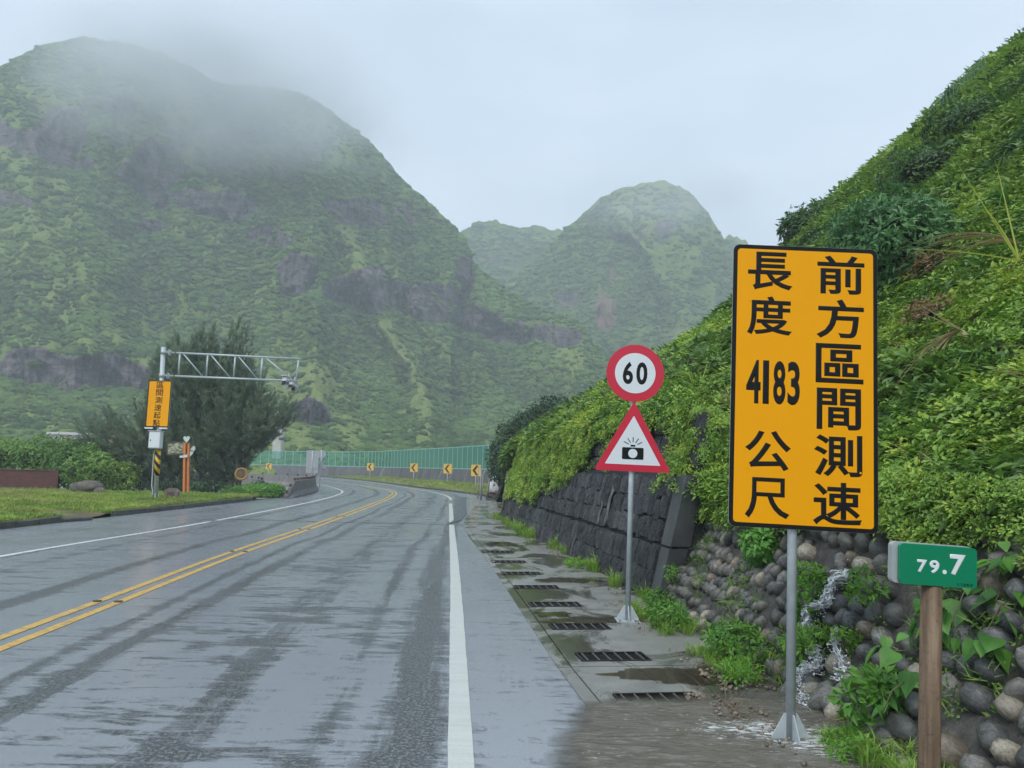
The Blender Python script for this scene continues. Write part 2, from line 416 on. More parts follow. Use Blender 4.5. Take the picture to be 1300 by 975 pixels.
for a, b in zip(order[:-1], order[1:]):
    for k in range(sub): cols.append(CV[a]*(1-k/sub)+CV[b]*k/sub)
cols.append(CV['R'])
cols = np.array(cols)                                        # (nc, NS, 2)
tan = np.gradient(CV['y'], axis=0); tan /= np.linalg.norm(tan, axis=1, keepdims=True); nrm = np.stack([tan[:, 1], -tan[:, 0]], -1)
uu = ((cols-CV['y'][None])*nrm[None]).sum(-1)
V = np.zeros((cols.shape[0], NS, 3)); V[:, :, :2] = cols
uv = np.stack([uu, np.broadcast_to(STAT[None], uu.shape)], -1)
F = grid_faces(cols.shape[0], NS)
road = link('road', fast('road', V.reshape(-1, 3), F, M_ROAD, uv=uv.reshape(-1, 2)))
tag(road, 'wet grey asphalt road curving left towards the mountains', 'road', kind='structure')

def paint_mat(name, c, wearc, thr=.5):
    m = new_mat(name, c, .42); t = NT(m); p = t.pos()
    n = t.noise(p, 9, 6, .7); n2 = t.noise(p, 120, 2, .5); tex = t.noise(t.mapv(p, (1, 7, 1)), 2.0, 4, .6)
    c2 = t.mix(t.ramp(n, [(thr, 0.0), (thr+.12, .75)]), c, wearc)
    c2 = t.mix(t.math('MULTIPLY', t.ramp(tex, [(.4, 0.0), (.75, 1.0)]), .35), c2, tuple(x*.6 for x in c))
    c2 = t.mix(t.math('MULTIPLY', t.ramp(n2, [(.35, 1.0), (.5, 0.0)]), .25), c2, tuple(x*.5 for x in c))
    t.col(c2); t.bump(n2, .3, .004); return m
M_WHITE = paint_mat('white_road_paint', (.60, .63, .59), (.45, .46, .44), .60)
M_WHITE_OLD = paint_mat('thin_white_road_paint', (.80, .82, .80), (.30, .31, .31), .50)
M_YELLOW = paint_mat('yellow_road_paint', (.72, .45, .11), (.26, .19, .10), .50)
def stripe(name, cv, wd, off, mat, s0, s1, z=.005, gaps=()):
    c = CV[cv]; tt = np.gradient(c, axis=0); tt /= np.linalg.norm(tt, axis=1, keepdims=True); nn = np.stack([tt[:, 1], -tt[:, 0]], -1)
    st = np.concatenate([[0], np.cumsum(np.linalg.norm(np.diff(c, axis=0), axis=1))])
    ss = np.arange(s0, s1, .25); rr = np.random.default_rng(int(abs(off)*1000)+len(cv))
    cx = np.interp(ss, st, c[:, 0]); cy = np.interp(ss, st, c[:, 1]); nx = np.interp(ss, st, nn[:, 0]); ny = np.interp(ss, st, nn[:, 1])
    e = rr.normal(0, .0016, (2, len(ss)))
    V = []; F = []
    for side, k in ((-1, 0), (1, 1)):
        o = off+side*wd/2+e[k]; V.append(np.stack([cx+nx*o, cy+ny*o, np.full(len(ss), z)], -1))
    n = len(ss); V = np.concatenate(V); i = np.arange(n-1); keep = np.ones(n-1, bool)
    for g0, g1 in gaps: keep &= ~((ss[:-1] > g0) & (ss[:-1] < g1))
    F = np.stack([i, i+n, i+n+1, i+1], -1)[keep]
    return link(name, fast(name, V, F, mat), road)
def station(cv, Y):
    c = CV[cv]; st = np.concatenate([[0], np.cumsum(np.linalg.norm(np.diff(c, axis=0), axis=1))])
    return float(np.interp(Y, c[:, 1], st))
stripe('edge_line', 'rw', .15, 0, M_WHITE, 0, 150, gaps=((station('rw', 22.2), station('rw', 23.2)), (station('rw', 36), station('rw', 40))))
stripe('edge_line', 'lw', .13, 0, M_WHITE_OLD, 0, 150, gaps=((station('lw', 21.3), station('lw', 21.9)),))
stripe('centre_line', 'y', .11, -.125, M_YELLOW, 0, 150)
stripe('centre_line', 'y', .11, .125, M_YELLOW, 0, 150)
# road studs between the yellow lines
M_STUD = mottled('road_stud', (.10, .09, .07), (.05, .05, .05), 30, .5)
for yy in (8.9, 14.2, 19.5, 24.8):
    s = station('y', yy); i = np.searchsorted(STAT, s); x, y = CV['y'][i]
    for off in (-.125, .125):
        MB().box((0, 0, .012), (.085, .06, .014), bev=.005).build('road_stud', M_STUD, road, (x+off, y+.0, .004))

# the ground sheet under everything
M_GROUND = mottled('rough_ground', (.075, .10, .04), (.13, .13, .07), .25, .9, .05, .6, .1, coord='pos')
g = MB().add([(-880, -280, -.06), (880, -280, -.06), (880, 1280, -.06), (-880, 1280, -.06)], [(0, 1, 2, 3)])
tag(g.build('ground', M_GROUND), 'grassy valley floor between the road and the mountains', 'ground', kind='structure')

# ------------------------------------------------------------------ concrete drain apron along the wall
def apron_mat():
    m = new_mat('wet_concrete', (.2, .2, .19), .35); t = NT(m); p = t.pos()
    n = t.noise(p, 2.2, 6, .65, .4); f = t.noise(p, 60, 3, .6); wet = t.noise(t.mapv(p, (1.1, .8, 1)), 1.0, 5, .6, .8)
    c = t.ramp(n, [(.3, (.17, .17, .155)), (.7, (.31, .31, .285))])
    c = t.mix(t.ramp(wet, [(.50, 0.0), (.58, .85)]), c, (.045, .042, .030))
    c = t.mix(t.math('MULTIPLY', t.ramp(f, [(.3, 1.0), (.45, 0.0)]), .5), c, (.05, .05, .045))
    t.col(c); t.rough(t.ramp(wet, [(.46, .42), (.56, .10)])); t.bump(f, .25, .004); return m
M_APRON = apron_mat()
M_JOINT = mottled('joint_moss', (.02, .022, .016), (.05, .07, .02), 12, .7, coord='pos')
gut_u = lambda s: np.interp(s, [-10, 5.5, 7.5, 9.4, 21.7, 27, 34, 44], [1.26, 1.33, 1.32, 1.43, 1.70, 2.2, 3.2, 4.8])
apron = empty('drain_apron', (0, 0, 0), label='wet concrete apron with drain grates between road and wall', cat='pavement', kind='structure')
# bed below the slabs (joints show it)
ss = np.linspace(-6, 46, 60); Vb = []
for s in ss:
    for u in (gut_u(s)-.02, 9.0 if s > 26 else 3.6): x, y = W2(u, s); Vb.append((x, y, -.004))
link('joint_bed', fast('joint_bed', Vb, grid_faces(60, 2), M_JOINT), apron)
GR_S = [5.42, 6.67, 7.95, 9.25, 10.6, 12.0, 13.5, 15.1]              # grate stations
slab_edges = [-4, -1.5, 1.2, 3.9, 6.35, 8.9, 11.4, 14.2, 17, 19.8, 22.6, 25.2, 28.5, 32, 36, 40.5]
def slab(u0a, u0b, u1a, u1b, s0, s1, z=.012, holes=()):
    m = MB(); j = .012
    ys = [s0+j]+[q for h in holes for q in h[:2]]+[s1-j]
    def q(ua0, ub0, sa, ua1, ub1, sb):
        c = [W2(ua0, sa), W2(ub0, sa), W2(ub1, sb), W2(ua1, sb)]
        m.prism_z(c, -.03, z)
    lerp = lambda a, b, s: a+(b-a)*(s-s0)/(s1-s0)
    cur = s0+j
    for (h0, h1, ha, hb) in holes:
        q(lerp(u0a, u0b, cur), lerp(u1a, u1b, cur), cur, lerp(u0a, u0b, h0), lerp(u1a, u1b, h0), h0)
        q(lerp(u0a, u0b, h0), ha, h0, lerp(u0a, u0b, h1), ha, h1)
        q(hb, lerp(u1a, u1b, h0), h0, hb, lerp(u1a, u1b, h1), h1); cur = h1
    q(lerp(u0a, u0b, cur), lerp(u1a, u1b, cur), cur, lerp(u0a, u0b, s1-j), lerp(u1a, u1b, s1-j), s1-j)
    return m.build('slab', M_APRON, apron)
for s0, s1 in zip(slab_edges[:-1], slab_edges[1:]):
    a, b = gut_u(s0), gut_u(s1); far = 3.32 if s1 < 25.5 else 8.5
    hs = [(g0-.15, g0+.15, 1.58, 2.22) for g0 in GR_S if s0 < g0 < s1]
    slab(float(a)+.13, float(b)+.13, far, far, s0, s1, holes=hs)
    # narrow gutter kerb strip at the road side
    m = MB(); m.prism_z([W2(a+.01, s0+.01), W2(a+.118, s0+.01), W2(b+.118, s1-.01), W2(b+.01, s1-.01)], -.03, .009)
    m.build('gutter_strip', M_APRON, apron)
M_GRATE = mottled('dark_iron_grate', (.018, .018, .018), (.05, .045, .04), 30, .45, metal=.6)
M_GBAR = mottled('worn_steel_bar', (.30, .29, .27), (.18, .17, .15), 20, .4, metal=.7)
M_PIT = new_mat('drain_pit', (.008, .008, .007), .3)
def make_grate():
    r = empty('drain_grate', label='x', cat='drain grate', group='drain grates along the apron')
    f = MB()
    for y in (-.145, .145): f.box((0, y, -.005), (.62, .018, .03))
    for x in (-.306, .306): f.box((x, 0, -.005), (.016, .27, .03))
    f.build('frame', M_GRATE, r)
    b = MB()
    for k in range(11): b.box((0, -.12+k*.024, -.012), (.594, .007, .02))
    b.build('grid', M_GRATE, r)
    for k in range(6): MB().box((-.255+k*.102, 0, -.0005), (.010, .268, .02), rot=(0, 0, 0)).build('cross_bar', M_GBAR, r)
    MB().box((0, 0, -.052), (.62, .29, .02)).build('pit', M_PIT, r)
    return r
g0 = make_grate()
GL = ['iron drain grate nearest the camera, half under the muddy runoff', 'second drain grate from the camera, just past the joint below the warning sign pole',
      'third drain grate from the camera, level with the foot of the warning sign pole', 'fourth drain grate along the apron, just beyond the warning sign pole',
      'fifth drain grate along the apron, beside the black stone wall', 'sixth drain grate along the wet apron beside the wall', 'seventh drain grate, among puddles beside the wall', 'farthest drain grate along the apron']
for i, s in enumerate(GR_S):
    o = g0 if i == 0 else copy_tree(g0)
    x, y = W2(1.90, s); o.location = (x, y, .010); o.rotation_euler = (0, 0, PHI); o['label'] = GL[i]

# muddy runoff spreading from the wall foot over apron and road
def mud_mat():
    m = new_mat('muddy_runoff', (.10, .085, .06), .12); t = NT(m); p = t.pos()
    r1 = t.noise(t.mapv(p, (1.6, 4.2, 1), rot=(0, 0, .30)), 2.6, 6, .62, 1.6); r2 = t.noise(t.mapv(p, (14, 34, 10), rot=(0, 0, .3)), 1.0, 5, .7, .8)
    c = t.ramp(r1, [(.35, (.12, .105, .08)), (.6, (.18, .165, .135)), (.78, (.28, .265, .235))])
    foam = t.ramp(t.math('ADD', r2, t.math('MULTIPLY', t.attr('foam'), .22)), [(.64, 0.0), (.74, 1.0)])
    c = t.mix(t.ramp(t.noise(t.mapv(p, (7, 30, 1), rot=(0, 0, .30)), 1.0, 5, .65, .8), [(.56, 0.0), (.66, .55)]), c, (.36, .35, .32)); c = t.mix(foam, c, (.74, .75, .75)); t.col(c); t.rough(t.mix(foam, .10, .6))
    t.bump(t.math('ADD', t.math('MULTIPLY', r1, 1.0), t.math('MULTIPLY', r2, .35)), .9, .03)
    out = t.t.nodes['Material Output']; tr = t.n('ShaderNodeBsdfTransparent'); ms = t.n('ShaderNodeMixShader')      # the film thins out towards its rim
    a = t.math('MULTIPLY', t.math('SUBTRACT', t.math('MULTIPLY_ADD', t.attr('rim'), 1.5, t.math('MULTIPLY', t.noise(p, 3.5, 6, .65), .8)), .42), 1.6, 0, True)
    t.l(a, ms.inputs[0]); t.l(tr.outputs[0], ms.inputs[1]); t.l(t.b.outputs[0], ms.inputs[2]); t.l(ms.outputs[0], out.inputs['Surface']); return m
nx_, ny_ = 90, 130
A_, B_ = np.meshgrid(np.linspace(0, 1, nx_), np.linspace(0, 1, ny_), indexing='ij')
top = 5.50+.22*(fbm(A_*5+5, A_*0, 4)-.5)+.30*np.clip(A_-.45, 0, 1); S_m = 1.2+(top-1.2)*B_
eu = np.interp(S_m, [1, 3, 4.3, 5.0, 5.5], [.15, .42, .80, 1.08, 1.32])+.16*(fbm(S_m*2.6, S_m*0+3, 5)-.5); U_m = eu+(3.3-eu)*A_
X, Y = U_m*UX-S_m*UY, U_m*UY+S_m*UX
rim = np.clip(np.minimum(A_*14, (1-B_)*20), 0, 1)
Z = .0145+rim*(.004+.006*fbm(X*4, Y*9, 4)+.014*fbm(X*2.3+Y, Y*5, 3))
foam = np.exp(-((X-1.62)**2/.16+(Y-5.02)**2/.035))*.9+np.exp(-((X-1.95)**2/.06+(Y-4.72)**2/.06))*.9
tag(link('muddy_runoff', fast('muddy_runoff', np.stack([X, Y, Z], -1).reshape(-1, 3), grid_faces(nx_, ny_), mud_mat(), smooth=True, attrs={'foam': foam.ravel(), 'rim': np.clip(np.minimum(A_*4.5, (1-B_)*9), 0, 1).ravel()})),
    'brown rippling runoff water flowing off the cobble wall onto the road edge', 'water', kind='stuff')
# shallow puddles on the apron
M_PUD = new_mat('puddle_water', (.07, .062, .040), .05, spec=.6)
t_ = NT(M_PUD); _o = t_.t.nodes['Material Output']; _tr = t_.n('ShaderNodeBsdfTransparent'); _tr.inputs[0].default_value = (.75, .72, .62, 1); _ms = t_.n('ShaderNodeMixShader'); _ms.inputs[0].default_value = .55; t_.l(_tr.outputs[0], _ms.inputs[1]); t_.l(t_.b.outputs[0], _ms.inputs[2]); t_.l(_ms.outputs[0], _o.inputs['Surface']); t_.bump(t_.noise(t_.mapv(t_.pos(), (1, 1, 1)), 5, 2, .5), .06, .01)
for (u, s, a, b, lab) in ((2.40, 6.05, .70, .26, 'brown puddle just beyond the nearest grate, left of the weeds'), (2.25, 8.25, .60, .20, 'thin puddle reflecting the foot of the warning sign pole'), (1.75, 8.62, .24, .16, 'small greenish puddle close to the gutter seam'),
                     (2.5, 11.25, .55, .26, 'shallow puddle beside the fifth grate by the wall'), (2.2, 16.6, .45, .55, 'puddle on the far part of the apron')):
    n = 90; P = []
    for k in range(n):
        th = 2*math.pi*k/n; rr = .25+1.4*float(fbm(math.cos(th)*1.9+u*3+5, math.sin(th)*1.9+s, 5, .6)); P.append(W2(u+a*rr*math.cos(th), s+b*rr*math.sin(th)))
    m = MB(); m.add([(p[0], p[1], .0165+.0007*u) for p in P], [tuple(range(n))])
    tag(m.build('puddle', M_PUD), lab, 'puddle', 'puddles on the drain apron')
# newer asphalt patch at the end of the apron
M_PATCH = mottled('dark_asphalt_patch', (.07, .076, .086), (.125, .135, .15), 14, .35, coord='pos', bd=.004)
pp = [(-1.81, 22.6), (-1.55, 24.2), (-1.58, 28.3), (-1.95, 34), (-2.3, 40), (-2.55, 45.0), (-2.95, 44.7), (-2.55, 39), (-2.12, 32.5), (-1.78, 26.7)]
m = MB(); m.add([(x, y, .018) for x, y in pp], [tuple(range(len(pp)))]); m.build('asphalt_patch', M_PATCH, road)
# tar joint crossing the road
m = MB(); n = 30; Vj = []
for k in range(n):
    x = -8.6+7.4*k/(n-1); y = 22.3+.35*math.sin(k*.4)*.3+.1*random.random()-.02*x
    Vj += [(x, y, .0045), (x, y+.07+.05*random.random(), .0045)]
m.add(Vj, [(2*k, 2*k+2, 2*k+3, 2*k+1) for k in range(n-1)]); m.build('tar_joint', mottled('tar', (.02, .02, .022), (.04, .04, .042), 10, .3, coord='pos'), road)

# ------------------------------------------------------------------ left grass verge, kerb
def grass_soil():
    m = new_mat('verge_soil', (.1, .1, .05), .9); t = NT(m); p = t.pos(); n = t.noise(p, .7, 5, .6); f = t.noise(p, 9, 4, .7)
    c = t.ramp(n, [(.35, (.14, .10, .06)), (.5, (.17, .21, .05)), (.7, (.26, .30, .08))]); c = t.mix(t.math('MULTIPLY', t.ramp(f, [(.35, 1.0), (.5, 0.0)]), .5), c, (.05, .05, .03))
    c = t.mix(t.attr('dirt'), c, (.11, .075, .055)); t.col(c); t.bump(f, .8, .06); return m
M_VERGE = grass_soil()
def verge_h(x, y):
    d = -11.95-x
    h = .13+.05*np.clip(d/2, 0, 1)+.10*(fbm(x*.35, y*.35, 4)-.4)*np.clip(d/1.5, 0, 1)+.02*(fbm(x*2, y*2, 3)-.5)
    gap = np.exp(-((y-21.6)/1.2)**4)*np.clip(1.6-d*.55, 0, 1)       # the washed-out gap in the kerb
    bank = np.clip((20.5-y)/5, 0, 1)*np.clip(d/3, 0, 1)*.10
    return h*(1-.92*gap)+bank*(1-gap)+.01, gap
xs = np.concatenate([np.linspace(-60, -20, 40)[:-1], np.linspace(-20, -12.17, 60)]); ys = np.linspace(-6, 36.5, 190)
X, Y = np.meshgrid(xs, ys, indexing='ij'); Zv, gap = verge_h(X, Y)
endcut = np.clip((36.3-Y)/.8, 0, 1); Zv = Zv*endcut-.03*(1-endcut)
dirt = np.clip(gap*1.3, 0, 1)*np.clip(fbm(X*1.3, Y*1.3, 4)*2.2-.2, 0, 1)
verge = link('grass_verge', fast('grass_verge', np.stack([X, Y, Zv], -1).reshape(-1, 3), grid_faces(len(xs), len(ys)), M_VERGE, smooth=True, attrs={'dirt': dirt.ravel()}))
tag(verge, 'grass verge on the left behind the kerb', 'verge', kind='structure')
M_KERB = mottled('old_dark_kerb', (.045, .045, .040), (.12, .12, .10), 3, .6, stain=(.05, .07, .03), coord='pos')
kerb = empty('kerb', (0, 0, 0), label='dark mossy concrete kerb along the grass verge on the left, broken by a muddy gap', cat='kerb')
for y in np.arange(-6, 34.2, .9):
    if 19.9 < y < 22.6: continue
    x = float(np.interp(y, CV['L'][:, 1], CV['L'][:, 0])); x2 = float(np.interp(y+.9, CV['L'][:, 1], CV['L'][:, 0]))
    MB().box((0, 0, 0), (.16, .885, .22), bev=.015).build('kerb_block', M_KERB, kerb, ((x+x2)/2-.08+random.uniform(-.012, .012), y+.45, .045+random.uniform(-.01, .012)), (random.uniform(-.01, .01), random.uniform(-.03, .03), math.atan2(-(x2-x), .9)))
# loose kerb stone lying in the gap
tag(MB().box((0, 0, 0), (.28, 1.0, .12), bev=.03).build('kerb_stone', M_KERB, None, (-11.95, 20.7, .045), (0, .05, -.25)), 'fallen dark kerb stone lying in the muddy gap of the left kerb', 'kerb stone')

# pale ground behind the verge (side lane) and gravel near barrier
M_LANE = mottled('side_lane', (.24, .24, .23), (.34, .34, .33), .8, .5, stain=(.12, .12, .11), coord='pos')
m = MB(); m.add([(-12.1, 34.9, -.002), (-11.9, 44, -.002), (-13.4, 52, -.002), (-17, 62.3, -.002), (-29.2, 84.4, -.002), (-70, 70, -.002), (-60, 36.6, -.002), (-20, 35.6, -.002)], [(0, 1, 2, 3, 4, 5, 6, 7)])
tag(m.build('side_lane', M_LANE), 'pale concrete side lane behind the barriers', 'lane', kind='structure')

# ------------------------------------------------------------------ far grass verge outside the bend
ve_in = catmull([(-.3, 42.6), (-2.6, 50.8), (-7.9, 64.5), (-16.7, 88.9), (-27.5, 113.3), (-46, 138)], 20)
ve_out = catmull([(5, 52), (1.5, 63), (-3.3, 74), (-13.5, 96), (-22.5, 117), (-42, 142)], 20)
ncol = 9; Vv = np.zeros((ncol, len(ve_in), 3))
for k in range(ncol):
    f = k/(ncol-1); Vv[k, :, :2] = ve_in*(1-f)+ve_out*f; Vv[k, :, 2] = .05+.32*np.sin(min(1, f*1.6)*1.57)+.05*(fbm(Vv[k, :, 0]*.8, Vv[k, :, 1]*.8, 3)-.5)
farv = link('far_verge', fast('far_verge', Vv.reshape(-1, 3), grid_faces(ncol, len(ve_in))[:, ::-1], M_VERGE, smooth=True))
tag(farv, 'narrow grass strip outside the bend in front of the green fence', 'verge', kind='structure')
fk = empty('kerb', (0, 0, 0), label='low kerb around the outside of the far bend', cat='kerb')
for i in range(0, len(ve_in)-1, 1):
    a, b = ve_in[i], ve_in[i+1]; d = b-a; L = float(np.hypot(*d))
    MB().box((0, 0, 0), (L*.985, .15, .18), bev=.015).build('kerb_block', M_KERB, fk, ((a[0]+b[0])/2-.04, (a[1]+b[1])/2-.04, .02), (0, 0, math.atan2(d[1], d[0])))
# ================================================================== BLACK STONE WALL
def stone_mat(name, c1, c2, hl):
    c1, c2, hl = [tuple(q*1.35 for q in c) for c in (c1, c2, hl)]
    m = new_mat(name, c1, .42); t = NT(m); v = t.coord('Object'); p = t.pos()
    chis = t.noise(t.mapv(v, (1, 5.0, .9), rot=(R_(8), 0, 0)), 4.5, 5, .7, .8); f = t.noise(p, 30, 5, .7); n = t.noise(p, .9, 5, .6)
    c = t.ramp(t.math('ADD', t.math('MULTIPLY', chis, .6), t.math('MULTIPLY', f, .4)), [(.36, c1), (.62, c2), (.78, hl)])
    c = t.mix(t.math('MULTIPLY', t.ramp(n, [(.5, 0.0), (.7, 1.0)]), .35), c, tuple(x*1.9 for x in c2))
    t.col(c); t.rough(t.ramp(f, [(.3, .3), (.7, .6)]))
    t.bump(t.math('ADD', chis, t.math('MULTIPLY', f, .6)), 1.0, .09); return m
M_BLACK = [stone_mat('wet_black_stone', (.014, .016, .018), (.060, .066, .074), (.16, .17, .18)),
           stone_mat('wet_grey_stone', (.020, .023, .026), (.085, .092, .10), (.20, .21, .22)),
           stone_mat('streaked_stone', (.03, .032, .034), (.11, .115, .12), (.24, .25, .25))]
M_CORE = mottled('dark_mortar', (.012, .012, .013), (.035, .036, .037), 6, .6, bump=.7, bd=.03, coord='pos')
M_CAP = mottled('smooth_dark_concrete', (.055, .058, .062), (.11, .115, .12), 3, .5, stain=(.02, .022, .024), bump=.5, bd=.01, coord='pos')
WALL0, WALL1 = 9.42, 25.4
bw = empty('black_stone_wall', (*W2(3.26, WALL0), 0), PHI, 'black dressed stone retaining wall in two leaning tiers overhung with creepers', 'retaining wall')
LEN = WALL1-WALL0
m = MB(); m.prism([(.045, -.1), (1.6, -.1), (1.6, 1.66), (.46, 1.66), (.045+.25*.70, .70)], 0.02, LEN); m.prism([(.50, 1.661), (1.6, 1.661), (1.6, 2.40), (.80, 2.40), (.56, 1.72)], 1.0, LEN)
m.build('core', M_CORE, bw)
# smooth corner strips, the cap ledges and the smooth dark end face
m = MB(); m.prism([(-.004, 0), (.25, 0), (.25+.25*.68, .68), (.166, .68)], -.03, .29); m.build('corner_strip', M_CAP, bw)
m = MB(); m.prism([(.182, .715), (.45, .715), (.66, 1.64), (.408, 1.64)], -.03, .34); m.build('corner_strip', M_CAP, bw)
m = MB(); m.prism([(.12, -.05), (1.6, -.05), (1.6, 1.62), (.50, 1.62)], -.012, .03); m.build('end_face', M_CORE, bw)
def make_stone(seed, w, h):
    g = np.random.default_rng(seed); n = 5; ys = np.linspace(-w/2, w/2, n); zs = np.linspace(-h/2, h/2, n)
    V = []; 
    for i, y in enumerate(ys):
        for j, z in enumerate(zs):
            e = (i in (0, n-1))+(j in (0, n-1))
            x = -(.026 if e == 0 else (.014 if e == 1 else .004))-.022*g.random()-(.016*math.sin(y*60+z*8+seed) if e == 0 else 0)
            V.append((x, y+(g.normal(0, .008)), z+g.normal(0, .008)))
    F = [tuple(q) for q in grid_faces(n, n)[:, ::-1].tolist()]
    ring = [i*n for i in range(n)]+[(n-1)*n+j for j in range(1, n)]+[i*n+n-1 for i in range(n-2, -1, -1)]+[j for j in range(n-2, 0, -1)]
    o = len(V)
    for r in ring: V.append((.10, V[r][1]*1.0, V[r][2]))
    L = len(ring)
    for k in range(L): k2 = (k+1) % L; F.append((ring[k], ring[k2], o+k2, o+k))
    me = bpy.data.meshes.new('stone'); me.from_pydata(V, [], F); me.update(); 
    return me
protos = []
for k in range(18):
    w_, h_ = random.uniform(.15, .30), random.uniform(.28, .36)
    me = make_stone(k, w_, h_); me.materials.append(M_BLACK[0 if k % 5 < 3 else (1 if k % 5 == 3 else 2)] if k != 17 else M_BLACK[2]); protos.append((me, w_, h_))
ang = math.atan(.25)
def lay(tier, z0, z1, rows, offs, y0, count):
    rh = (z1-z0)/rows
    for r in range(rows):
        y = y0+random.uniform(0, .1)
        while y < LEN-.1:
            me, w_, h_ = random.choice(protos); sw = random.uniform(.85, 1.3); ww = w_*sw
            sh = (rh-.006)/h_*random.uniform(.96, 1.08)
            z = z0+rh*(r+.5)+(random.uniform(-.04, .04) if 0 < r < rows-1 else random.uniform(-.014, .014))
            o = link('stone', me, bw, (offs+.25*z+random.uniform(-.018, .012), y+ww/2, z), (random.uniform(-.035, .035), ang, 0), (random.uniform(.8, 1.3), sw, sh))
            y += ww+random.uniform(.006, .018); count[0] += 1
cnt = [0]
M_PALE = mottled('pale_mortar_smear', (.07, .075, .08), (.19, .195, .20), 7, .6, bump=.8, bd=.03, coord='pos')
for y0_, z0_, z1_, w_ in ((3.1, .80, 1.60, .10), (2.15, 1.15, 1.62, .07), (3.55, .74, 1.15, .06), (4.9, .05, .62, .07)):
    m = MB(); n = 9; V = []
    for k in range(n): z = z0_+(z1_-z0_)*k/(n-1); yy = y0_+.10*math.sin(k*1.3+y0_)*.4; ww = w_*(.4+.6*math.sin(math.pi*(k+.5)/n))*random.uniform(.6, 1.2); V += [(.25*z-.052, yy-ww, z), (.25*z-.060, yy, z), (.25*z-.052, yy+ww, z)]
    m.add(V, [(3*k+j, 3*k+3+j, 3*k+4+j, 3*k+1+j) for k in range(n-1) for j in (0, 1)]); m.build('mortar_smear', M_PALE, bw)
lay(0, .01, .685, 2, -.002, .30, cnt); lay(1, .735, 1.625, 3, .003, .35, cnt)
# the third tier, set back: seen only where the creepers part
mm = []
for r in range(3):
    y = .1
    while y < LEN-.3:
        me, w_, h_ = random.choice(protos); sw = random.uniform(1.2, 1.9); ww = w_*sw; z = 1.70+.27*(r+.5)
        nv = len(me.vertices); co = np.empty(nv*3, np.float32); me.vertices.foreach_get('co', co); co = co.reshape(-1, 3)*np.array([1.4, sw, .25/h_])
        c, s = math.cos(ang), math.sin(ang); co = np.stack([co[:, 0]*c+co[:, 2]*s, co[:, 1], -co[:, 0]*s+co[:, 2]*c], -1)+np.array([.56-.14+.25*z-.28, y+ww/2, z])
        mm.append((co, [tuple(p.vertices) for p in me.polygons])); y += ww+.02
b = MB()
for co, fs in mm: b.add(co.tolist(), fs)
tag(b.build('upper_stones', M_BLACK[1], bw), kind='stuff')

# ================================================================== COBBLE WALL
def cob_mat(name, c1, c2, c3, sc=7):
    c1, c2, c3 = [tuple(q*1.3 for q in c) for c in (c1, c2, c3)]
    m = new_mat(name, c1, .35); t = NT(m); v = t.coord('Object'); p = t.pos()
    oi = t.n('ShaderNodeObjectInfo').outputs['Random']; off = t.n('ShaderNodeVectorMath'); off.operation = 'ADD'
    t.l(v, off.inputs[0]); cmb = t.n('ShaderNodeCombineXYZ'); t.l(t.math('MULTIPLY', oi, 50), cmb.inputs[0]); t.l(cmb.outputs[0], off.inputs[1]); vv = off.outputs[0]
    n = t.noise(t.mapv(vv, (1, 1, 2.2)), 1.3, 5, .65, 1.2); f = t.noise(p, 45, 5, .7); b = t.noise(p, 2.3, 4, .6)
    c = t.ramp(n, [(.32, c1), (.52, c2), (.72, c3)])
    c = t.mix(t.math('MULTIPLY', t.ramp(f, [(.35, 1.0), (.55, 0.0)]), .5), c, tuple(x*.35 for x in c1))
    c = t.mix(t.math('MULTIPLY', t.ramp(t.math('ADD', b, t.math('MULTIPLY', oi, .25)), [(.55, 0.0), (.75, 1.0)]), .45), c, (.035, .04, .022))
    c = t.mix(t.math('MULTIPLY', oi, .35), c, tuple(x*.55 for x in c2))
    t.col(c); t.rough(t.ramp(f, [(.3, .25), (.7, .5)])); t.bump(t.math('ADD', f, t.math('MULTIPLY', n, .8)), .5, .012); return m
M_COB = [cob_mat('grey_cobble', (.085, .085, .080), (.18, .175, .16), (.32, .31, .29)),
         cob_mat('brown_cobble', (.11, .088, .064), (.23, .19, .145), (.38, .33, .26)),
         cob_mat('dark_cobble', (.045, .048, .05), (.10, .103, .105), (.19, .19, .185)),
         cob_mat('pale_cobble', (.18, .155, .115), (.38, .34, .27), (.54, .50, .42))]
M_MORTAR = mottled('wet_mortar', (.045, .044, .040), (.17, .163, .148), 9, .6, bump=1.0, bd=.05, detail=8, stain=(.03, .035, .016), coord='pos')
CO0 = (3.05, 0.0); KB = .62; CA = math.atan(KB)
cw = empty('cobble_wall', (*W2(*CO0), 0), PHI, 'leaning wall of rounded river cobbles set in dark mortar on the right', 'retaining wall')
ns_, nt_ = 150, 34; S_, T_ = np.meshgrid(np.linspace(-5, 9.45, ns_), np.linspace(-.25, 1.75, nt_), indexing='ij')
bul = .10*(fbm(S_*1.1, T_*1.1, 3)-.5)+.09*(fbm(S_*5, T_*5, 5, .6)-.45)
toe = np.clip((5.9-S_)/1.5, 0, 1)*np.clip(.55-T_, 0, 1)*-.25
def cob_pt(s, t, d):      # t along slope, d outward (towards the road)
    s = s+0*t; q_ = np.clip((s-6.4)/3.0, 0, 1); return np.stack([t*math.sin(CA)-d*math.cos(CA)+.32*q_*q_*(3-2*q_), s, t*math.cos(CA)+d*math.sin(CA)], -1)
def cob_bulge(s, t): return .10*(float(fbm(s*1.1, t*1.1, 3))-.5)-np.clip((5.9-s)/1.5, 0, 1)*np.clip(.55-t, 0, 1)*-.25
V = cob_pt(S_, T_, bul-toe); link('mortar', fast('mortar', V.reshape(-1, 3), grid_faces(ns_, nt_)[:, ::-1], M_MORTAR, smooth=True), cw)
cpro = []
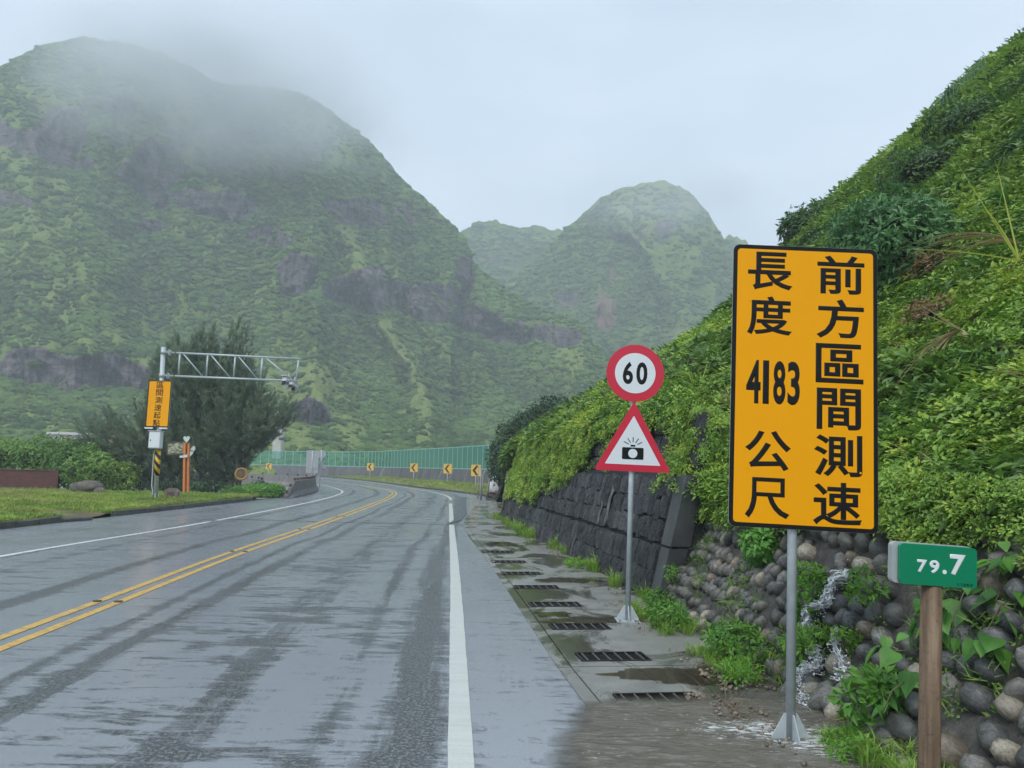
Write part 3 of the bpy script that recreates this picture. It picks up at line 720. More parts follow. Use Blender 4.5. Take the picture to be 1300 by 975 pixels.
for k in range(12):
    Vc, Fc = lump(100+k, .24, 2); Vc = np.sign(Vc)*np.abs(Vc)**.86; me = fast('cobble', Vc, Fc, M_COB[[0, 2, 0, 2, 3, 0, 2, 1, 0, 2, 0, 2][k]], smooth=True); cpro.append((me, Vc, Fc))
cob = []
t_row = .04; row = 0
for zone, (sa, sb) in enumerate(((6.35, 9.34), (-.5, 6.30))):
    t_ = .02; row = 0
    while t_ < 1.62:
        if zone == 0:
            rh = random.uniform(.105, .15)
            if row % 3 != 2:
                s = sa+random.uniform(0, .1)
                while s < sb:
                    wv = random.uniform(.075, .125); hh = rh*random.uniform(.85, 1.25)
                    if random.random() > .05: cob.append((s+wv/2, t_+rh/2+.03*math.sin(s*2.2+row)+random.uniform(-.028, .028), wv*.38, hh*.62, random.uniform(.050, .085), random.uniform(-.05, .35)))
                    s += wv*random.uniform(1.02, 1.45)
                t_ += rh
            else: t_ += random.uniform(.07, .12)
        else:
            rh = random.uniform(.15, .19)
            s = sa+random.uniform(0, .2)
            while s < sb:
                near = min(1, max(0, (5.9-s)/1.5)); wv = random.uniform(.105, .17)*(1+.22*near); hh = rh*random.uniform(.8, 1.15)
                wv *= random.choice((.8, 1, 1, 1.2)); cob.append((s+wv/2, t_+rh/2+random.uniform(-.035, .035), wv/2*.97, hh/2*random.uniform(.85, 1.08), random.uniform(.075, .115)*(1+.15*near), random.uniform(-.7, .7))) if random.random() > .13 else None
                s += wv*random.uniform(1.02, 1.3)
            t_ += rh*1.02
        row += 1
# loose jumble at the foot by the water
for k in range(34):
    s = random.uniform(3.2, 5.6); cob.append((s, random.uniform(-.22, .06), random.uniform(.07, .12), random.uniform(.06, .10), random.uniform(.06, .10), random.uniform(-1, 1)))
cob = [c for c in cob if c[0] > 2.4]
def cdist(c): return math.hypot(3.05+c[1]*.53, c[0])/max(c[2], .03)
cob.sort(key=cdist); rest = []
bt = math.pi/2-CA
for i, (s, t_, a, b_, d, tw) in enumerate(cob):
    k = random.randrange(12); base = cob_pt(s, t_, cob_bulge(s, t_)+d*(.10 if s < 6.3 else .22))
    sc = (d, a, b_); rot = Euler((tw, 0, 0)).to_matrix(); tilt = Euler((0, CA, 0)).to_matrix(); Rm = tilt @ rot
    if i < 298:
        link('cobble', cpro[k][0], cw, base.tolist(), Rm.to_euler(), sc)
    else:
        Vc = lump(100+k, .16, 1); rest.append((Vc[0]*np.array(sc) @ np.array(Rm).T + base, Vc[1]))
if rest:
    Vs = np.concatenate([r[0] for r in rest]); o = 0; Fs = []
    for r in rest: Fs.append(r[1]+o); o += len(r[0])
    tag(link('far_cobbles', fast('far_cobbles', Vs, np.concatenate(Fs), M_COB[0], smooth=True), cw), kind='stuff')

# ================================================================== OVERGROWN SLOPE (right)
TH = np.concatenate([np.linspace(4.2, 9.5, 40)[:-1], np.linspace(9.5, 62, 330)[:-1], np.linspace(62, 120, 60)])
def R_max(th): return np.interp(th, [4.2, 6.6, 7.5, 8.2, 9.4, 10.8, 13.3, 15.3, 18.8, 21.5, 24.0, 27.0, 29.5, 32, 34.5, 37.0, 41, 44, 60, 120],
                                [-.4, -.36, -.14, .15, .255, .315, .360, .385, .42, .455, .475, .54, .600, .635, .655, .675, .715, .72, .70, .6])
def U_c(th): return np.interp(th, [4.2, 8, 11, 15, 19, 23.5, 28.8, 35, 42, 60, 120], [5.2, 5.5, 6.2, 7.2, 8.0, 9.2, 14, 17, 20, 20, 18])
def U_0(th):
    a = np.interp(th, [4.2, 7.0, 8.3, 20.6, 22.6, 120], [5.4, 4.9, 4.10, 4.10, 3.98, 3.82]); return np.where(th < 6.5, 4.9, a)
def R_0(th): return np.interp(th, [4.2, 7.0, 7.8, 8.5, 20.6, 23, 120], [-.38, -.34, .0, .185, .185, -.105, -.105])
NQ = 230; q = np.linspace(0, 1, NQ); qq = np.concatenate([q[:150]/q[149]*1.0, 1+np.linspace(0, 1, NQ-149)[1:]*1.4])
TT, QQ = np.meshgrid(TH, qq, indexing='ij'); u0, uc, r0, rm = U_0(TT), np.maximum(U_c(TT), U_0(TT)+.3), R_0(TT), R_max(TT)
Uq = u0+(uc-u0)*np.minimum(QQ, 1)+uc*np.maximum(QQ-1, 0)
fr = np.minimum(QQ, 1)**.9
Rr = r0+(rm-r0)*(1-(1-fr)**2.1)-np.maximum(QQ-1, 0)*.36
Sq = Uq/np.tan(np.radians(TT)); Zq = EYE+Uq*Rr
bn = fbm(Uq*.45+4, Sq*.45, 5)-.5; bn2 = fbm(Uq*1.6, Sq*1.6, 4)-.5
amp = np.clip((Uq-u0)/1.2, 0, 1)
Zq = Zq+amp*(bn*.34*np.clip(Uq/9, .5, 1.6)+bn2*.34)
Zq = np.where(TT < 7.0, np.minimum(Zq, .25+.15*bn), Zq); Zq = np.maximum(Zq, -.05)
SX, SY = Uq*UX-Sq*UY, Uq*UY+Sq*UX
SL = np.stack([SX, SY, Zq], -1)
m = new_mat('slope_soil', (.03, .04, .015), .9); t = NT(m); p = t.pos()
t.col(t.ramp(t.noise(p, 1.2, 6, .7), [(.35, (.012, .016, .007)), (.6, (.022, .032, .010)), (.75, (.035, .028, .016))])); t.bump(t.noise(p, 7, 6, .7), 1.0, .12)
tag(link('hillside', fast('hillside', SL.reshape(-1, 3), grid_faces(len(TH), len(qq))[:, ::-1], m, smooth=True)), 'steep hillside rising above the walls on the right', 'hillside', kind='structure')

LM_COVER = leaf_mat('creeper_leaf', (.022, .048, .008), (.110, .210, .026), (.30, .44, .07), scale=.42, trans=.28, fine=2.4, dead=(.22, .18, .07))
LM_COVER2 = leaf_mat('young_creeper_leaf', (.06, .11, .014), (.20, .29, .034), (.40, .46, .085), scale=.5, trans=.30, fine=2.0, dead=(.34, .24, .10))
LM_DARK = leaf_mat('dark_shrub_leaf', (.018, .045, .014), (.045, .10, .028), (.11, .19, .05), scale=.8, trans=.25, fine=3)
LM_UP = leaf_mat('upper_slope_leaf', (.05, .10, .018), (.14, .23, .04), (.28, .37, .08), scale=.25, trans=.3, fine=1.4, dead=(.22, .19, .09))
LM_MIX = leaf_mat('mixed_vine_leaf', (.02, .045, .012), (.07, .14, .024), (.18, .29, .05), scale=1.1, trans=.3, fine=3)
def clump_mesh(name, n, r, ll, lw, seed, mat, **k):
    V, F = clump(n, r, ll, lw, seed, **k); rr = np.repeat(np.random.default_rng(seed).random(len(V)//4), 4); return fast(name, V, F, mat, rnd=rr)
C_COVER = proto_coll('creeper_clump', [clump_mesh('creeper_clump', 34, .15, .052, .029, 10+k, LM_COVER if k < 4 else LM_COVER2) for k in range(6)]+[clump_mesh('big_leaf_clump', 14, .17, .115, .058, 20+k, LM_MIX, up=.2) for k in range(2)])
C_UP = proto_coll('scrub_clump', [clump_mesh('scrub_clump', 30, .20, .075, .034, 30+k, LM_UP if k < 4 else LM_DARK) for k in range(5)])
def tuft_mesh(name, n, r, L, W, seed, mat, **k):
    V, F = tuft(n, r, L, W, seed, **k); rr = np.repeat(np.random.default_rng(seed).random(len(V)//5), 5); return fast(name, V, F, mat, rnd=rr)
def sample(G3, wcell, n):
    A, B, C_, D = G3[:-1, :-1], G3[1:, :-1], G3[1:, 1:], G3[:-1, 1:]
    cr = np.cross(C_-A, D-B); area = .5*np.linalg.norm(cr, axis=-1); wgt = (area*wcell).ravel(); wgt /= wgt.sum()
    I = RNG.choice(len(wgt), n, p=wgt); a, b = RNG.random((2, n, 1))
    g = lambda M: M.reshape(-1, 3)[I]
    P = (g(A)*(1-a)+g(B)*a)*(1-b)+(g(D)*(1-a)+g(C_)*a)*b
    N = cr.reshape(-1, 3)[I]; N = N/np.linalg.norm(N, axis=1, keepdims=True); N *= np.where(N[:, 2:3] < 0, -1, 1)
    return P, N, I
ctr = .25*(SL[:-1, :-1]+SL[1:, :-1]+SL[1:, 1:]+SL[:-1, 1:]); dist = np.linalg.norm(ctr-np.array([0, 0, EYE]), axis=-1)
thc = TT[:-1, :-1]; qc = QQ[:-1, :-1]; uc_ = Uq[:-1, :-1]
vis = ((thc > 7.9) & (thc < 52) & (qc < 1.18)).astype(float)+.10*((thc >= 52) & (thc < 90) & (qc < 1))
upness = np.clip((uc_-8.6-2.2*(fbm(ctr[..., 0]*.3, ctr[..., 1]*.3, 4)-.5)*2)/1.6, 0, 1)*(thc > 24)
wc = vis*(6/np.maximum(dist, 4))**1.15*(1-upness)
P, N, I = sample(SL, wc, 21000); d = np.linalg.norm(P-np.array([0, 0, EYE]), axis=1)
def settle(P, N, lift=.05, blend=.5):
    Nn = N*(1-blend)+np.array([0, 0, 1.])*blend+RNG.normal(0, .22, N.shape); Nn /= np.linalg.norm(Nn, axis=1, keepdims=True); return P+N*lift*RNG.random((len(P), 1)), frames(Nn, RNG.random(len(P))*6.283)
pn = fbm(P[:, 0]*.55+3, P[:, 1]*.55+P[:, 2]*.5, 3)
pick = np.where(RNG.random(len(P)) < np.clip((pn-.42)*4, .08, .75), RNG.integers(4, 6, len(P)), RNG.integers(0, 4, len(P))); pn2 = fbm(P[:, 0]*.9+13, P[:, 1]*.9+P[:, 2]*.8, 4); pick = np.where(RNG.random(len(P)) < np.clip((pn2-.53)*9, .02, .85), RNG.integers(6, 8, len(P)), pick)
P2, Rm = settle(P, N, .24); tag(scatter('creeper_cover', C_COVER, P2, Rm, (.85+.5*RNG.random(len(P)))*np.clip(.72+.045*d, .85, 1.9), 8, pick=pick), 'bright green creepers carpeting the lower hillside on the right', 'ground cover', kind='stuff')
wc = vis*(8/np.maximum(dist, 6))**1.0*upness
P, N, I = sample(SL, wc, 17000); d = np.linalg.norm(P-np.array([0, 0, EYE]), axis=1)
pk = np.where(fbm(P[:, 0]*.5, P[:, 1]*.5+P[:, 2]*.4, 3)+RNG.normal(0, .06, len(P)) > .60, 4, RNG.integers(0, 4, len(P)))
P2, Rm = settle(P, N, .2); tag(scatter('scrub_cover', C_UP, P2, Rm, (.9+.7*RNG.random(len(P)))*np.clip(.6+.04*d, 1.0, 2.0), 5, pick=pk), 'duller scrub covering the upper hillside on the right', 'ground cover', kind='stuff')

# creepers hanging over the walls
def wallpt(s, z, out=.05):
    u = np.where(z < 1.66, 3.26+.25*z, 3.26+.25*z+.08)-out; return np.stack([u*UX-s*UY, u*UY+s*UX, z], -1)
n = 9000; s = RNG.uniform(WALL0+.1, WALL1-.3, n); z = RNG.uniform(.3, 2.65, n)
low = np.interp(s, [9.4, 10.5, 12, 14, 16.5, 18.5, 21, 23, 25.5], [1.75, 1.80, 1.72, 1.58, 1.35, .95, .80, .75, .55])
low = low+1.1*(fbm(s*2.6, s*0+2, 4, .6)-.5)
pr = np.clip((z-low)*3.0, 0, 1)*np.where((s < 15) & (z < 2.35), np.clip((fbm(s*2.0+9, z*1.0, 4)-.52)*7, .02, 1), 1)
pr *= np.clip((z-low)/.5+.3, 0, 1)*np.clip((fbm(s*3.1, z*1.5+7, 4)-.36)*6, .12, 1)
k = RNG.random(n) < pr; s, z = s[k], z[k]; Pw = wallpt(s, z, RNG.uniform(.02, .15, len(s)))
Nw = np.tile([-UX*.9, -UY*.9, .55], (len(s), 1))+RNG.normal(0, .25, (len(s), 3))
# fringe over the top of the cobble wall
n2 = 3200; s2 = RNG.uniform(1.0, 9.5, n2); tt = RNG.uniform(.9, 1.85, n2)
lim = 1.36+.45*(fbm(s2*1.6, s2*0+6, 4)-.5)-.1*np.clip((s2-6.5)/2.5, 0, 1); k = tt > lim; s2, tt = s2[k], tt[k]
loc = cob_pt(s2, tt, RNG.uniform(.05, .22, len(s2))); uu_, zz_ = loc[:, 0]+CO0[0], loc[:, 2]
Pc = np.stack([uu_*UX-s2*UY, uu_*UY+s2*UX, zz_], -1); Nc = np.tile([-UX*.7, -UY*.7, .7], (len(s2), 1))+RNG.normal(0, .25, (len(s2), 3))
s3 = RNG.uniform(9.25, 10.5, 420); z3 = RNG.uniform(1.45, 2.55, 420); u3 = 3.62+.35*(z3-1.45)+RNG.uniform(-.05, .35, 420)+(s3 < 9.6)*.15; Pe = np.stack([u3*UX-s3*UY, u3*UY+s3*UX, z3], -1); Ne = np.tile([-.5, -.6, .5], (420, 1))+RNG.normal(0, .25, (420, 3))
Pa, Na = np.concatenate([Pw, Pc, Pe]), np.concatenate([Nw, Nc, Ne]); far_ = np.linalg.norm(Pa[:, :2], axis=1)
pick = np.where(RNG.random(len(Pa)) < np.where(far_ > 13, .42, .22), RNG.integers(4, 6, len(Pa)), RNG.integers(0, 4, len(Pa)))
tag(scatter('hanging_creepers', C_COVER, Pa, frames(Na, RNG.random(len(Pa))*6.283), (.5+.5*RNG.random(len(Pa)))*np.clip(.7+.025*far_, .8, 1.25), 8, pick=pick),
    'creepers hanging over the tops of the black stone wall and the cobble wall', 'creeper', kind='stuff')
# long grass blades among the creepers
LM_BLADE = leaf_mat('grass_blade', (.07, .15, .02), (.16, .28, .04), (.32, .42, .10), scale=.8, trans=.35, dead=(.4, .34, .16))
C_TUFT = proto_coll('blade_tuft', [tuft_mesh('blade_tuft', 14, .05, .42, .012, 60+k, LM_BLADE, lean=.7, curve=.8) for k in range(4)])
P, N, I = sample(SL, vis*(7/np.maximum(dist, 5))**1.2*(fbm(ctr[..., 0]*.6+8, ctr[..., 1]*.6, 3) > .58), 420)
P2, Rm = settle(P, N, .05, .7); tag(scatter('slope_grass', C_TUFT, P2, Rm, .7+.8*RNG.random(len(P)), 4), 'arching grass blades sprouting through the creepers', 'grass', kind='stuff')

LM_STEM = leaf_mat('dry_stem', (.05, .035, .018), (.14, .10, .05), (.30, .24, .12), scale=2, trans=.1)
C_ST = proto_coll('dry_stem_tuft', [tuft_mesh('dry_stem_tuft', 7, .05, .38, .007, 160+k, LM_STEM, lean=1.3, curve=.5) for k in range(3)])
P, N, I = sample(SL, vis*(7/np.maximum(dist, 5))**1.3*(.15+(fbm(ctr[..., 0]*.8+2, ctr[..., 1]*.8, 3) > .55)), 650)
P2, Rm = settle(P, N, .22, .4); tag(scatter('dry_stems', C_ST, P2, Rm, .6+.9*RNG.random(len(P)), 3), 'dry brown stems tangled through the creepers on the hillside', 'stems', kind='stuff')

# ------------------------------------------------------------------ individual plants
def slope_z(u, s):
    th = math.degrees(math.atan2(u, s)); i = int(np.argmin(np.abs(TH-th))); return float(np.interp(u, Uq[i], Zq[i]))
def bark(name, c1, c2): return mottled(name, c1, c2, 9, .8, bump=.8, bd=.02, coord='pos')
M_STEM = bark('plant_stem', (.10, .12, .05), (.16, .15, .07))
M_BRANCH = bark('branch_bark', (.06, .05, .04), (.12, .10, .08))
def leafy(name, pos, rad, n, ll, lw, mat, label, cat='plant', group=None, seed=0, per=9, stems=6, squash=1.0, hollow=.35, lean=(0, 0), core=False, r_cl=None, up=.3, parts=('leaves', 'stem')):
    """a plant: leaves clustered through an uneven volume, on real stems"""
    g = np.random.default_rng(seed+500); e = empty(name, pos, 0, label, cat, group)
    rx, ry, rz = rad
    P = []
    while len(P) < n:
        p = g.uniform(-1, 1, 3); r = np.linalg.norm(p); 
        az = math.atan2(p[1], p[0]); lim = .72+.5*float(fbm(np.array(az*1.3+seed+5), np.array(p[2]*1.8+3.0), 3))
        if r < lim and r > hollow*lim and g.random() < (r/lim)**1.2+.1: P.append(p)
    P = np.array(P)*np.array([rx, ry, rz]); P[:, 0] += lean[0]*(P[:, 2]+rz)/(2*rz); P[:, 1] += lean[1]*(P[:, 2]+rz)/(2*rz)
    N = P/np.array([rx, ry, rz])**1.0; N = N/np.linalg.norm(N, axis=1, keepdims=True)+np.array([0, 0, .5])+g.normal(0, .35, P.shape)
    pr = [clump(per, r_cl or ll*1.3, ll, lw, seed*10+k, up=up) for k in range(4)]
    V, F, rn = merge(pr, P+np.array([0, 0, rz]), frames(N, g.random(n)*6.283), .7+.6*g.random(n), g.integers(0, 4, n))
    link(parts[0], fast(parts[0], V, F, mat, rnd=rn), e)
    sel = g.choice(n, min(stems, n), replace=False); 
    m = MB()
    for i in sel:
        t_ = P[i]+np.array([0, 0, rz]); b = np.array([t_[0]*.15, t_[1]*.15, -.05]); mid = (b+t_)/2+np.array([0, 0, .12*rz]); r = max(.004, .012*rz)
        m.tube([b, mid, t_], [r, r*.7, r*.35], 5)
    m.build(parts[1], M_STEM if rz < .9 else M_BRANCH, e)
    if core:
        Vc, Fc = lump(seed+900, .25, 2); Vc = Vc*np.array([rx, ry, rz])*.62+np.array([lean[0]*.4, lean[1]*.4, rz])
        link('inner_twigs', fast('inner_twigs', Vc, Fc, M_INNER, smooth=True), e)  # added solid dark lump fills the crown so nothing shows through
    return e
M_INNER = mottled('dark_core_fill', (.006, .010, .004), (.02, .03, .012), 8, .9, bump=1, bd=.1, coord='pos')
LM_FRESH = leaf_mat('fresh_leaf', (.04, .11, .014), (.11, .25, .028), (.24, .40, .055), scale=2, trans=.4, fine=6, spec=.5)
LM_BROAD = leaf_mat('broad_leaf', (.04, .12, .024), (.10, .25, .04), (.19, .38, .065), scale=3, trans=.4, fine=5)
LM_WEED = leaf_mat('weed_leaf', (.028, .085, .014), (.075, .19, .028), (.17, .31, .05), scale=3, trans=.35, fine=8)
def wpos(u, s, z): x, y = W2(u, s); return (x, y, z)
n = 1300; s = RNG.uniform(2.6, 9.3, n); tt = RNG.uniform(-.1, 1.5, n); k = fbm(s*2.2, tt*2.2+4, 3) > .50; s, tt = s[k], tt[k]; L_ = cob_pt(s, tt, RNG.uniform(.0, .07, len(s))); ug, zg = L_[:, 0]+CO0[0], L_[:, 2]
Pm = np.stack([ug*UX-s*UY, ug*UY+s*UX, zg], -1); C_MOSS = proto_coll('moss_clump', [clump_mesh('moss_clump', 12, .10, .035, .018, 140+k, LM_MIX) for k in range(3)]+[tuft_mesh('moss_tuft', 12, .03, .13, .005, 145, LM_BLADE, lean=.9, curve=.9)])
tag(scatter('wall_moss', C_MOSS, Pm, frames(np.tile([-.6, -.5, .6], (len(s), 1))+RNG.normal(0, .4, (len(s), 3)), RNG.random(len(s))*6.28), .45+.7*RNG.random(len(s)), 4), 'moss and tiny ferns in the joints of the cobble wall', 'moss', kind='stuff')
# plants growing out of the cobble wall
leafy('cobble_plant', wpos(3.32, 5.82, .50), (.13, .15, .22), 60, .055, .026, LM_FRESH, 'bright leafy plant growing from the cobbles just left of the upper cascade', group='plants growing from the cobble wall', seed=1)
leafy('cobble_plant', wpos(3.10, 5.50, .18), (.17, .20, .15), 70, .06, .024, LM_FRESH, 'spreading green plant in the cobbles between the two white cascades', group='plants growing from the cobble wall', seed=2)
leafy('cobble_plant', wpos(3.02, 4.55, .02), (.20, .22, .21), 75, .075, .036, LM_WEED, 'leafy plant at the foot of the cobbles left of the wooden milepost', group='plants growing from the cobble wall', seed=3)
leafy('cobble_plant', wpos(3.52, 7.05, .80), (.15, .22, .17), 60, .07, .04, LM_BROAD, 'green plant on the cobble wall behind the pole under the big yellow sign', group='plants growing from the cobble wall', seed=4)
leafy('cobble_plant', wpos(3.22, 5.15, .42), (.07, .07, .07), 14, .045, .025, LM_FRESH, 'tiny yellow green sprout in the cobbles right of the lower cascade', group='plants growing from the cobble wall', seed=5)
leafy('cobble_plant', wpos(3.30, 5.05, .78), (.10, .14, .10), 26, .045, .024, LM_FRESH, 'small sprig hanging on the cobbles left of the green kilometre board', group='plants growing from the cobble wall', seed=6)
leafy('cobble_plant', wpos(3.15, 8.55, .40), (.06, .10, .09), 14, .05, .02, LM_FRESH, 'thin sprig on the cobbles close to the corner of the black stone wall', group='plants growing from the cobble wall', seed=7)
# broad heart shaped leaves right of the milepost: every leaf its own piece
def heart_leaf(L, W):
    prof = [(0, 0), (-.12, .28), (.02, .47), (.28, .46), (.55, .30), (.80, .12), (1.0, 0)]
    V = [(p[0]*L, 0, -.10*L*max(0, p[0])**2) for p in prof]
    F = []
    for sd in (1, -1):
        o = len(V); V += [(p[0]*L, sd*p[1]*W, .10*W*abs(p[1])*2-.12*L*max(0, p[0])**2) for p in prof[1:-1]]
        ids = [0]+[o+k for k in range(5)]+[6]
        for k in range(6):
            a, b, c, d = k, k+1, ids[k+1], ids[k]
            q = (a, b, c, d) if sd < 0 else (d, c, b, a)
            q2 = []; [q2.append(x) for x in q if x not in q2]; F.append(tuple(q2))
    me = bpy.data.meshes.new('leaf'); me.from_pydata(V, [], F); me.materials.append(LM_BROAD); me.update(); return me
hl = [heart_leaf(.15, .15), heart_leaf(.12, .12), heart_leaf(.09, .085)]
def vine(pos, pts, label, seed, nl=16, sc=1.0):
    g = random.Random(seed); e = empty('broad_leaf_vine', pos, 0, label, 'plant', 'broad leaved vines by the milepost')
    m = MB()
    for ln in pts: MB().tube([tuple(p) for p in ln], .004, 5).build('stem', M_STEM, e)
    for ln in pts:
        for k in range(nl):
            f = g.random()*(len(ln)-1); i = int(f); a, b = Vector(ln[i]), Vector(ln[min(i+1, len(ln)-1)]); p = a.lerp(b, f-i)+Vector((g.uniform(-.10, .04), g.uniform(-.10, .10), g.uniform(-.05, .09)))
            o = link('leaf', g.choice(hl), e, p); yaw = g.uniform(math.pi*.75, math.pi*1.75); o.rotation_euler = Euler((g.uniform(-.5, .5), g.uniform(.3, 1.25), yaw)); s = g.uniform(.7, 1.2)*sc; o.scale = (s, s, s)
x_, y_, z_ = wpos(3.45, 4.25, .95)
vine((x_, y_, z_), [[(.15, .1, .1), (.0, 0, .02), (-.10, -.05, -.12), (-.15, -.08, -.30)], [(.25, -.25, .05), (.08, -.22, -.02), (-.02, -.25, -.15), (-.06, -.26, -.28)], [(.02, .12, .08), (-.12, .12, -.05), (-.2, .1, -.2)]],
     'vine with broad heart shaped leaves hanging over the cobbles right of the milepost', 3, 14)
x_, y_, z_ = wpos(2.95, 4.15, .50)
vine((x_, y_, z_), [[(.15, .2, .1), (.0, .1, .12), (-.1, .1, .02)], [(.1, .15, -.05), (-.05, .05, -.1), (-.12, .05, -.25)]], 'two or three big heart shaped leaves peeping from behind the milepost on its left', 5, 5, .85)
x_, y_, z_ = wpos(3.75, 4.7, 1.15)
vine((x_, y_, z_), [[(.2, .2, .2), (.0, .0, .1), (-.1, -.05, -.02)], [(.2, -.6, .15), (0, -.55, .1), (-.1, -.6, -.03)]], 'broad leaved vine at the lower edge of the creepers above the green board', 8, 9, .8)

# weeds at the wall foot
leafy('weed_clump', wpos(2.86, 7.85, 0), (.22, .30, .14), 80, .05, .022, LM_WEED, 'low weeds at the corner of the black wall behind the warning sign pole', group='weeds along the wall foot', seed=11)
leafy('weed_clump', wpos(2.98, 6.45, 0), (.27, .42, .17), 120, .06, .028, LM_WEED, 'bushy weeds at the cobble foot left of the big sign pole', group='weeds along the wall foot', seed=12)
leafy('weed_clump', wpos(2.95, 8.35, 0), (.17, .22, .17), 60, .05, .026, LM_WEED, 'weed clump right against the near corner of the black stone wall', group='weeds along the wall foot', seed=13)
leafy('weed_clump', wpos(2.72, 5.85, 0), (.14, .20, .08), 46, .05, .02, LM_FRESH, 'small weed patch at the edge of the brown puddle', group='weeds along the wall foot', seed=14)
leafy('weed_clump', wpos(2.70, 4.25, 0), (.18, .2, .07), 46, .045, .016, LM_FRESH, 'low weeds between the big sign pole and the wooden milepost', group='weeds along the wall foot', seed=15)
leafy('weed_clump', wpos(2.98, 12.9, 0), (.15, .4, .07), 40, .05, .024, LM_FRESH, 'small yellow green weeds under the middle of the black wall', group='weeds along the wall foot', seed=16)
C_GR = proto_coll('grass_tuft', [tuft_mesh('grass_tuft', 26, .06, .20, .007, 80+k, LM_BLADE, lean=.55, curve=.6) for k in range(4)])
def strip(n, s0, s1, u0, u1, zf=lambda u, s: 0.0, thr=.5):
    s = RNG.uniform(s0, s1, n); u = RNG.uniform(u0, u1, n); k = fbm(s*1.4, u*1.4+s0, 3) > thr; s, u = s[k], u[k]
    return np.stack([u*UX-s*UY, u*UY+s*UX, np.full(len(s), .01)], -1)
P = np.concatenate([strip(150, 6.0, 8.8, 2.66, 3.1, thr=.38), strip(150, 9.0, 16, 3.08, 3.28, thr=.60), strip(150, 15, 23, 3.0, 3.3, thr=.50), strip(50, 3.6, 4.6, 2.6, 3.1, thr=.4), strip(60, 3.3, 4.4, 2.7, 3.15, thr=.3), strip(40, 24, 27, 2.9, 3.6)])
N = np.tile([0, 0, 1.], (len(P), 1))+RNG.normal(0, .15, (len(P), 3)); dd = np.linalg.norm(P, axis=1)
tag(scatter('foot_grass', C_GR, P, frames(N, RNG.random(len(P))*6.28), (.55+.6*RNG.random(len(P)))*np.clip(dd/9, .8, 1.5), 4), 'grass tufts growing along the foot of the walls', 'grass', kind='stuff')

# litter of twigs and pebbles washed to the wall foot
M_TWIG = mottled('dead_twig', (.10, .065, .035), (.22, .16, .10), 20, .7, coord='pos')
V, F = tuft(5, .03, .075, .005, 5, lean=2.2, curve=-.2); V[:, 2] *= .35; tw = fast('twig', V, F, M_TWIG)
Vp, Fp = lump(5, .2, 1); pb = fast('pebble', Vp*.016*np.array([1, 1, .6]), Fp, M_COB[1], smooth=True)
C_LIT = proto_coll('litter_piece', [tw, pb, pb])
P = np.concatenate([strip(170, 5.55, 6.3, 2.45, 3.0, thr=.3), strip(160, 6.3, 9.4, 2.45, 3.1, thr=.45), strip(260, 9.5, 25, 2.85, 3.25, thr=.42), strip(60, 4.9, 5.3, 2.15, 2.5, thr=.2), strip(70, 3.2, 4.8, 2.2, 2.9, thr=.3), strip(30, 5.35, 5.5, 2.1, 2.35, thr=.1)])
P[:, 2] = .02+RNG.random(len(P))*.02
tag(scatter('washed_litter', C_LIT, P, frames(np.tile([0, 0, 1.], (len(P), 1))+RNG.normal(0, .3, P.shape), RNG.random(len(P))*6.28), .6+1.0*RNG.random(len(P)), 3), 'twigs and pebbles washed up along the wall foot', 'debris', kind='stuff')

# dried and green pandanus-like leaf bundles on the slope
def blades(name, pos, specs, mat, label, cat='plant', wd=.02):
    e = empty(name, pos, 0, label, cat)
    for (dx, dy, dz, sag) in specs:
        n = 7; c = [Vector((dx*t_, dy*t_, dz*t_-sag*t_*t_)) for t_ in [k/(n-1) for k in range(n)]]; sd = Vector((-dy, dx, 0)); sd = (sd.normalized() if sd.length > 1e-4 else Vector((1, 0, 0)))+Vector((0, 0, .4)); sd.normalize()
        V = []; F = []
        for k, p in enumerate(c):
            ww = wd*(1-(k/(n-1))**1.6)+.001; up = Vector((0, 0, ww*.35)); V += [p-sd*ww*.5+up, p, p+sd*ww*.5+up]
        for k in range(n-1): F += [(3*k, 3*k+1, 3*k+4, 3*k+3), (3*k+1, 3*k+2, 3*k+5, 3*k+4)]
        me = bpy.data.meshes.new('leaf'); me.from_pydata(V, [], F); me.materials.append(mat); me.update(); link('leaf', me, e)
    return e
LM_DEAD = leaf_mat('dead_long_leaf', (.22, .17, .09), (.38, .31, .18), (.55, .47, .32), scale=5, trans=.2)
LM_LONG = leaf_mat('long_green_leaf', (.06, .14, .03), (.12, .25, .06), (.22, .36, .12), scale=3, trans=.3)
LM_YEL = leaf_mat('yellow_stalk', (.35, .38, .06), (.45, .46, .10), (.6, .55, .2), scale=3, trans=.3)
g = random.Random(4)
blades('dead_leaf_bundle', (5.30, 8.62, 3.42), [(-.45-.55*g.random(), -.25+.3*g.random(), -.12-.25*g.random(), .28+.3*g.random()) for k in range(16)]+[(.02+.15*g.random(), -.2, -.05, .55+.5*g.random()) for k in range(6)]+[(-.5, .0, .32, 0), (-.4, .1, .22, 0)], LM_DEAD, 'bundle of dried brown strap leaves drooping on the creepers right of the big sign', wd=.030)
blades('strap_leaf_plant', (4.30, 8.05, 2.20), [(-.45-.3*g.random(), -.2+.3*g.random(), .50+.25*g.random(), 1.0+.5*g.random()) for k in range(9)]+[(.2, -.35, .5, .7), (.25, -.1, .6, .6)], LM_LONG, 'arching green strap leaves beside the right edge of the big sign', wd=.045)
blades('tall_grass_clump', (6.85, 9.70, 4.85), [(-1.1-.7*g.random(), -.1+.4*g.random(), .30+.45*g.random(), .75+.4*g.random()) for k in range(13)], LM_DEAD, 'large clump of pale dry grass at the right edge above the dried leaves', wd=.030)
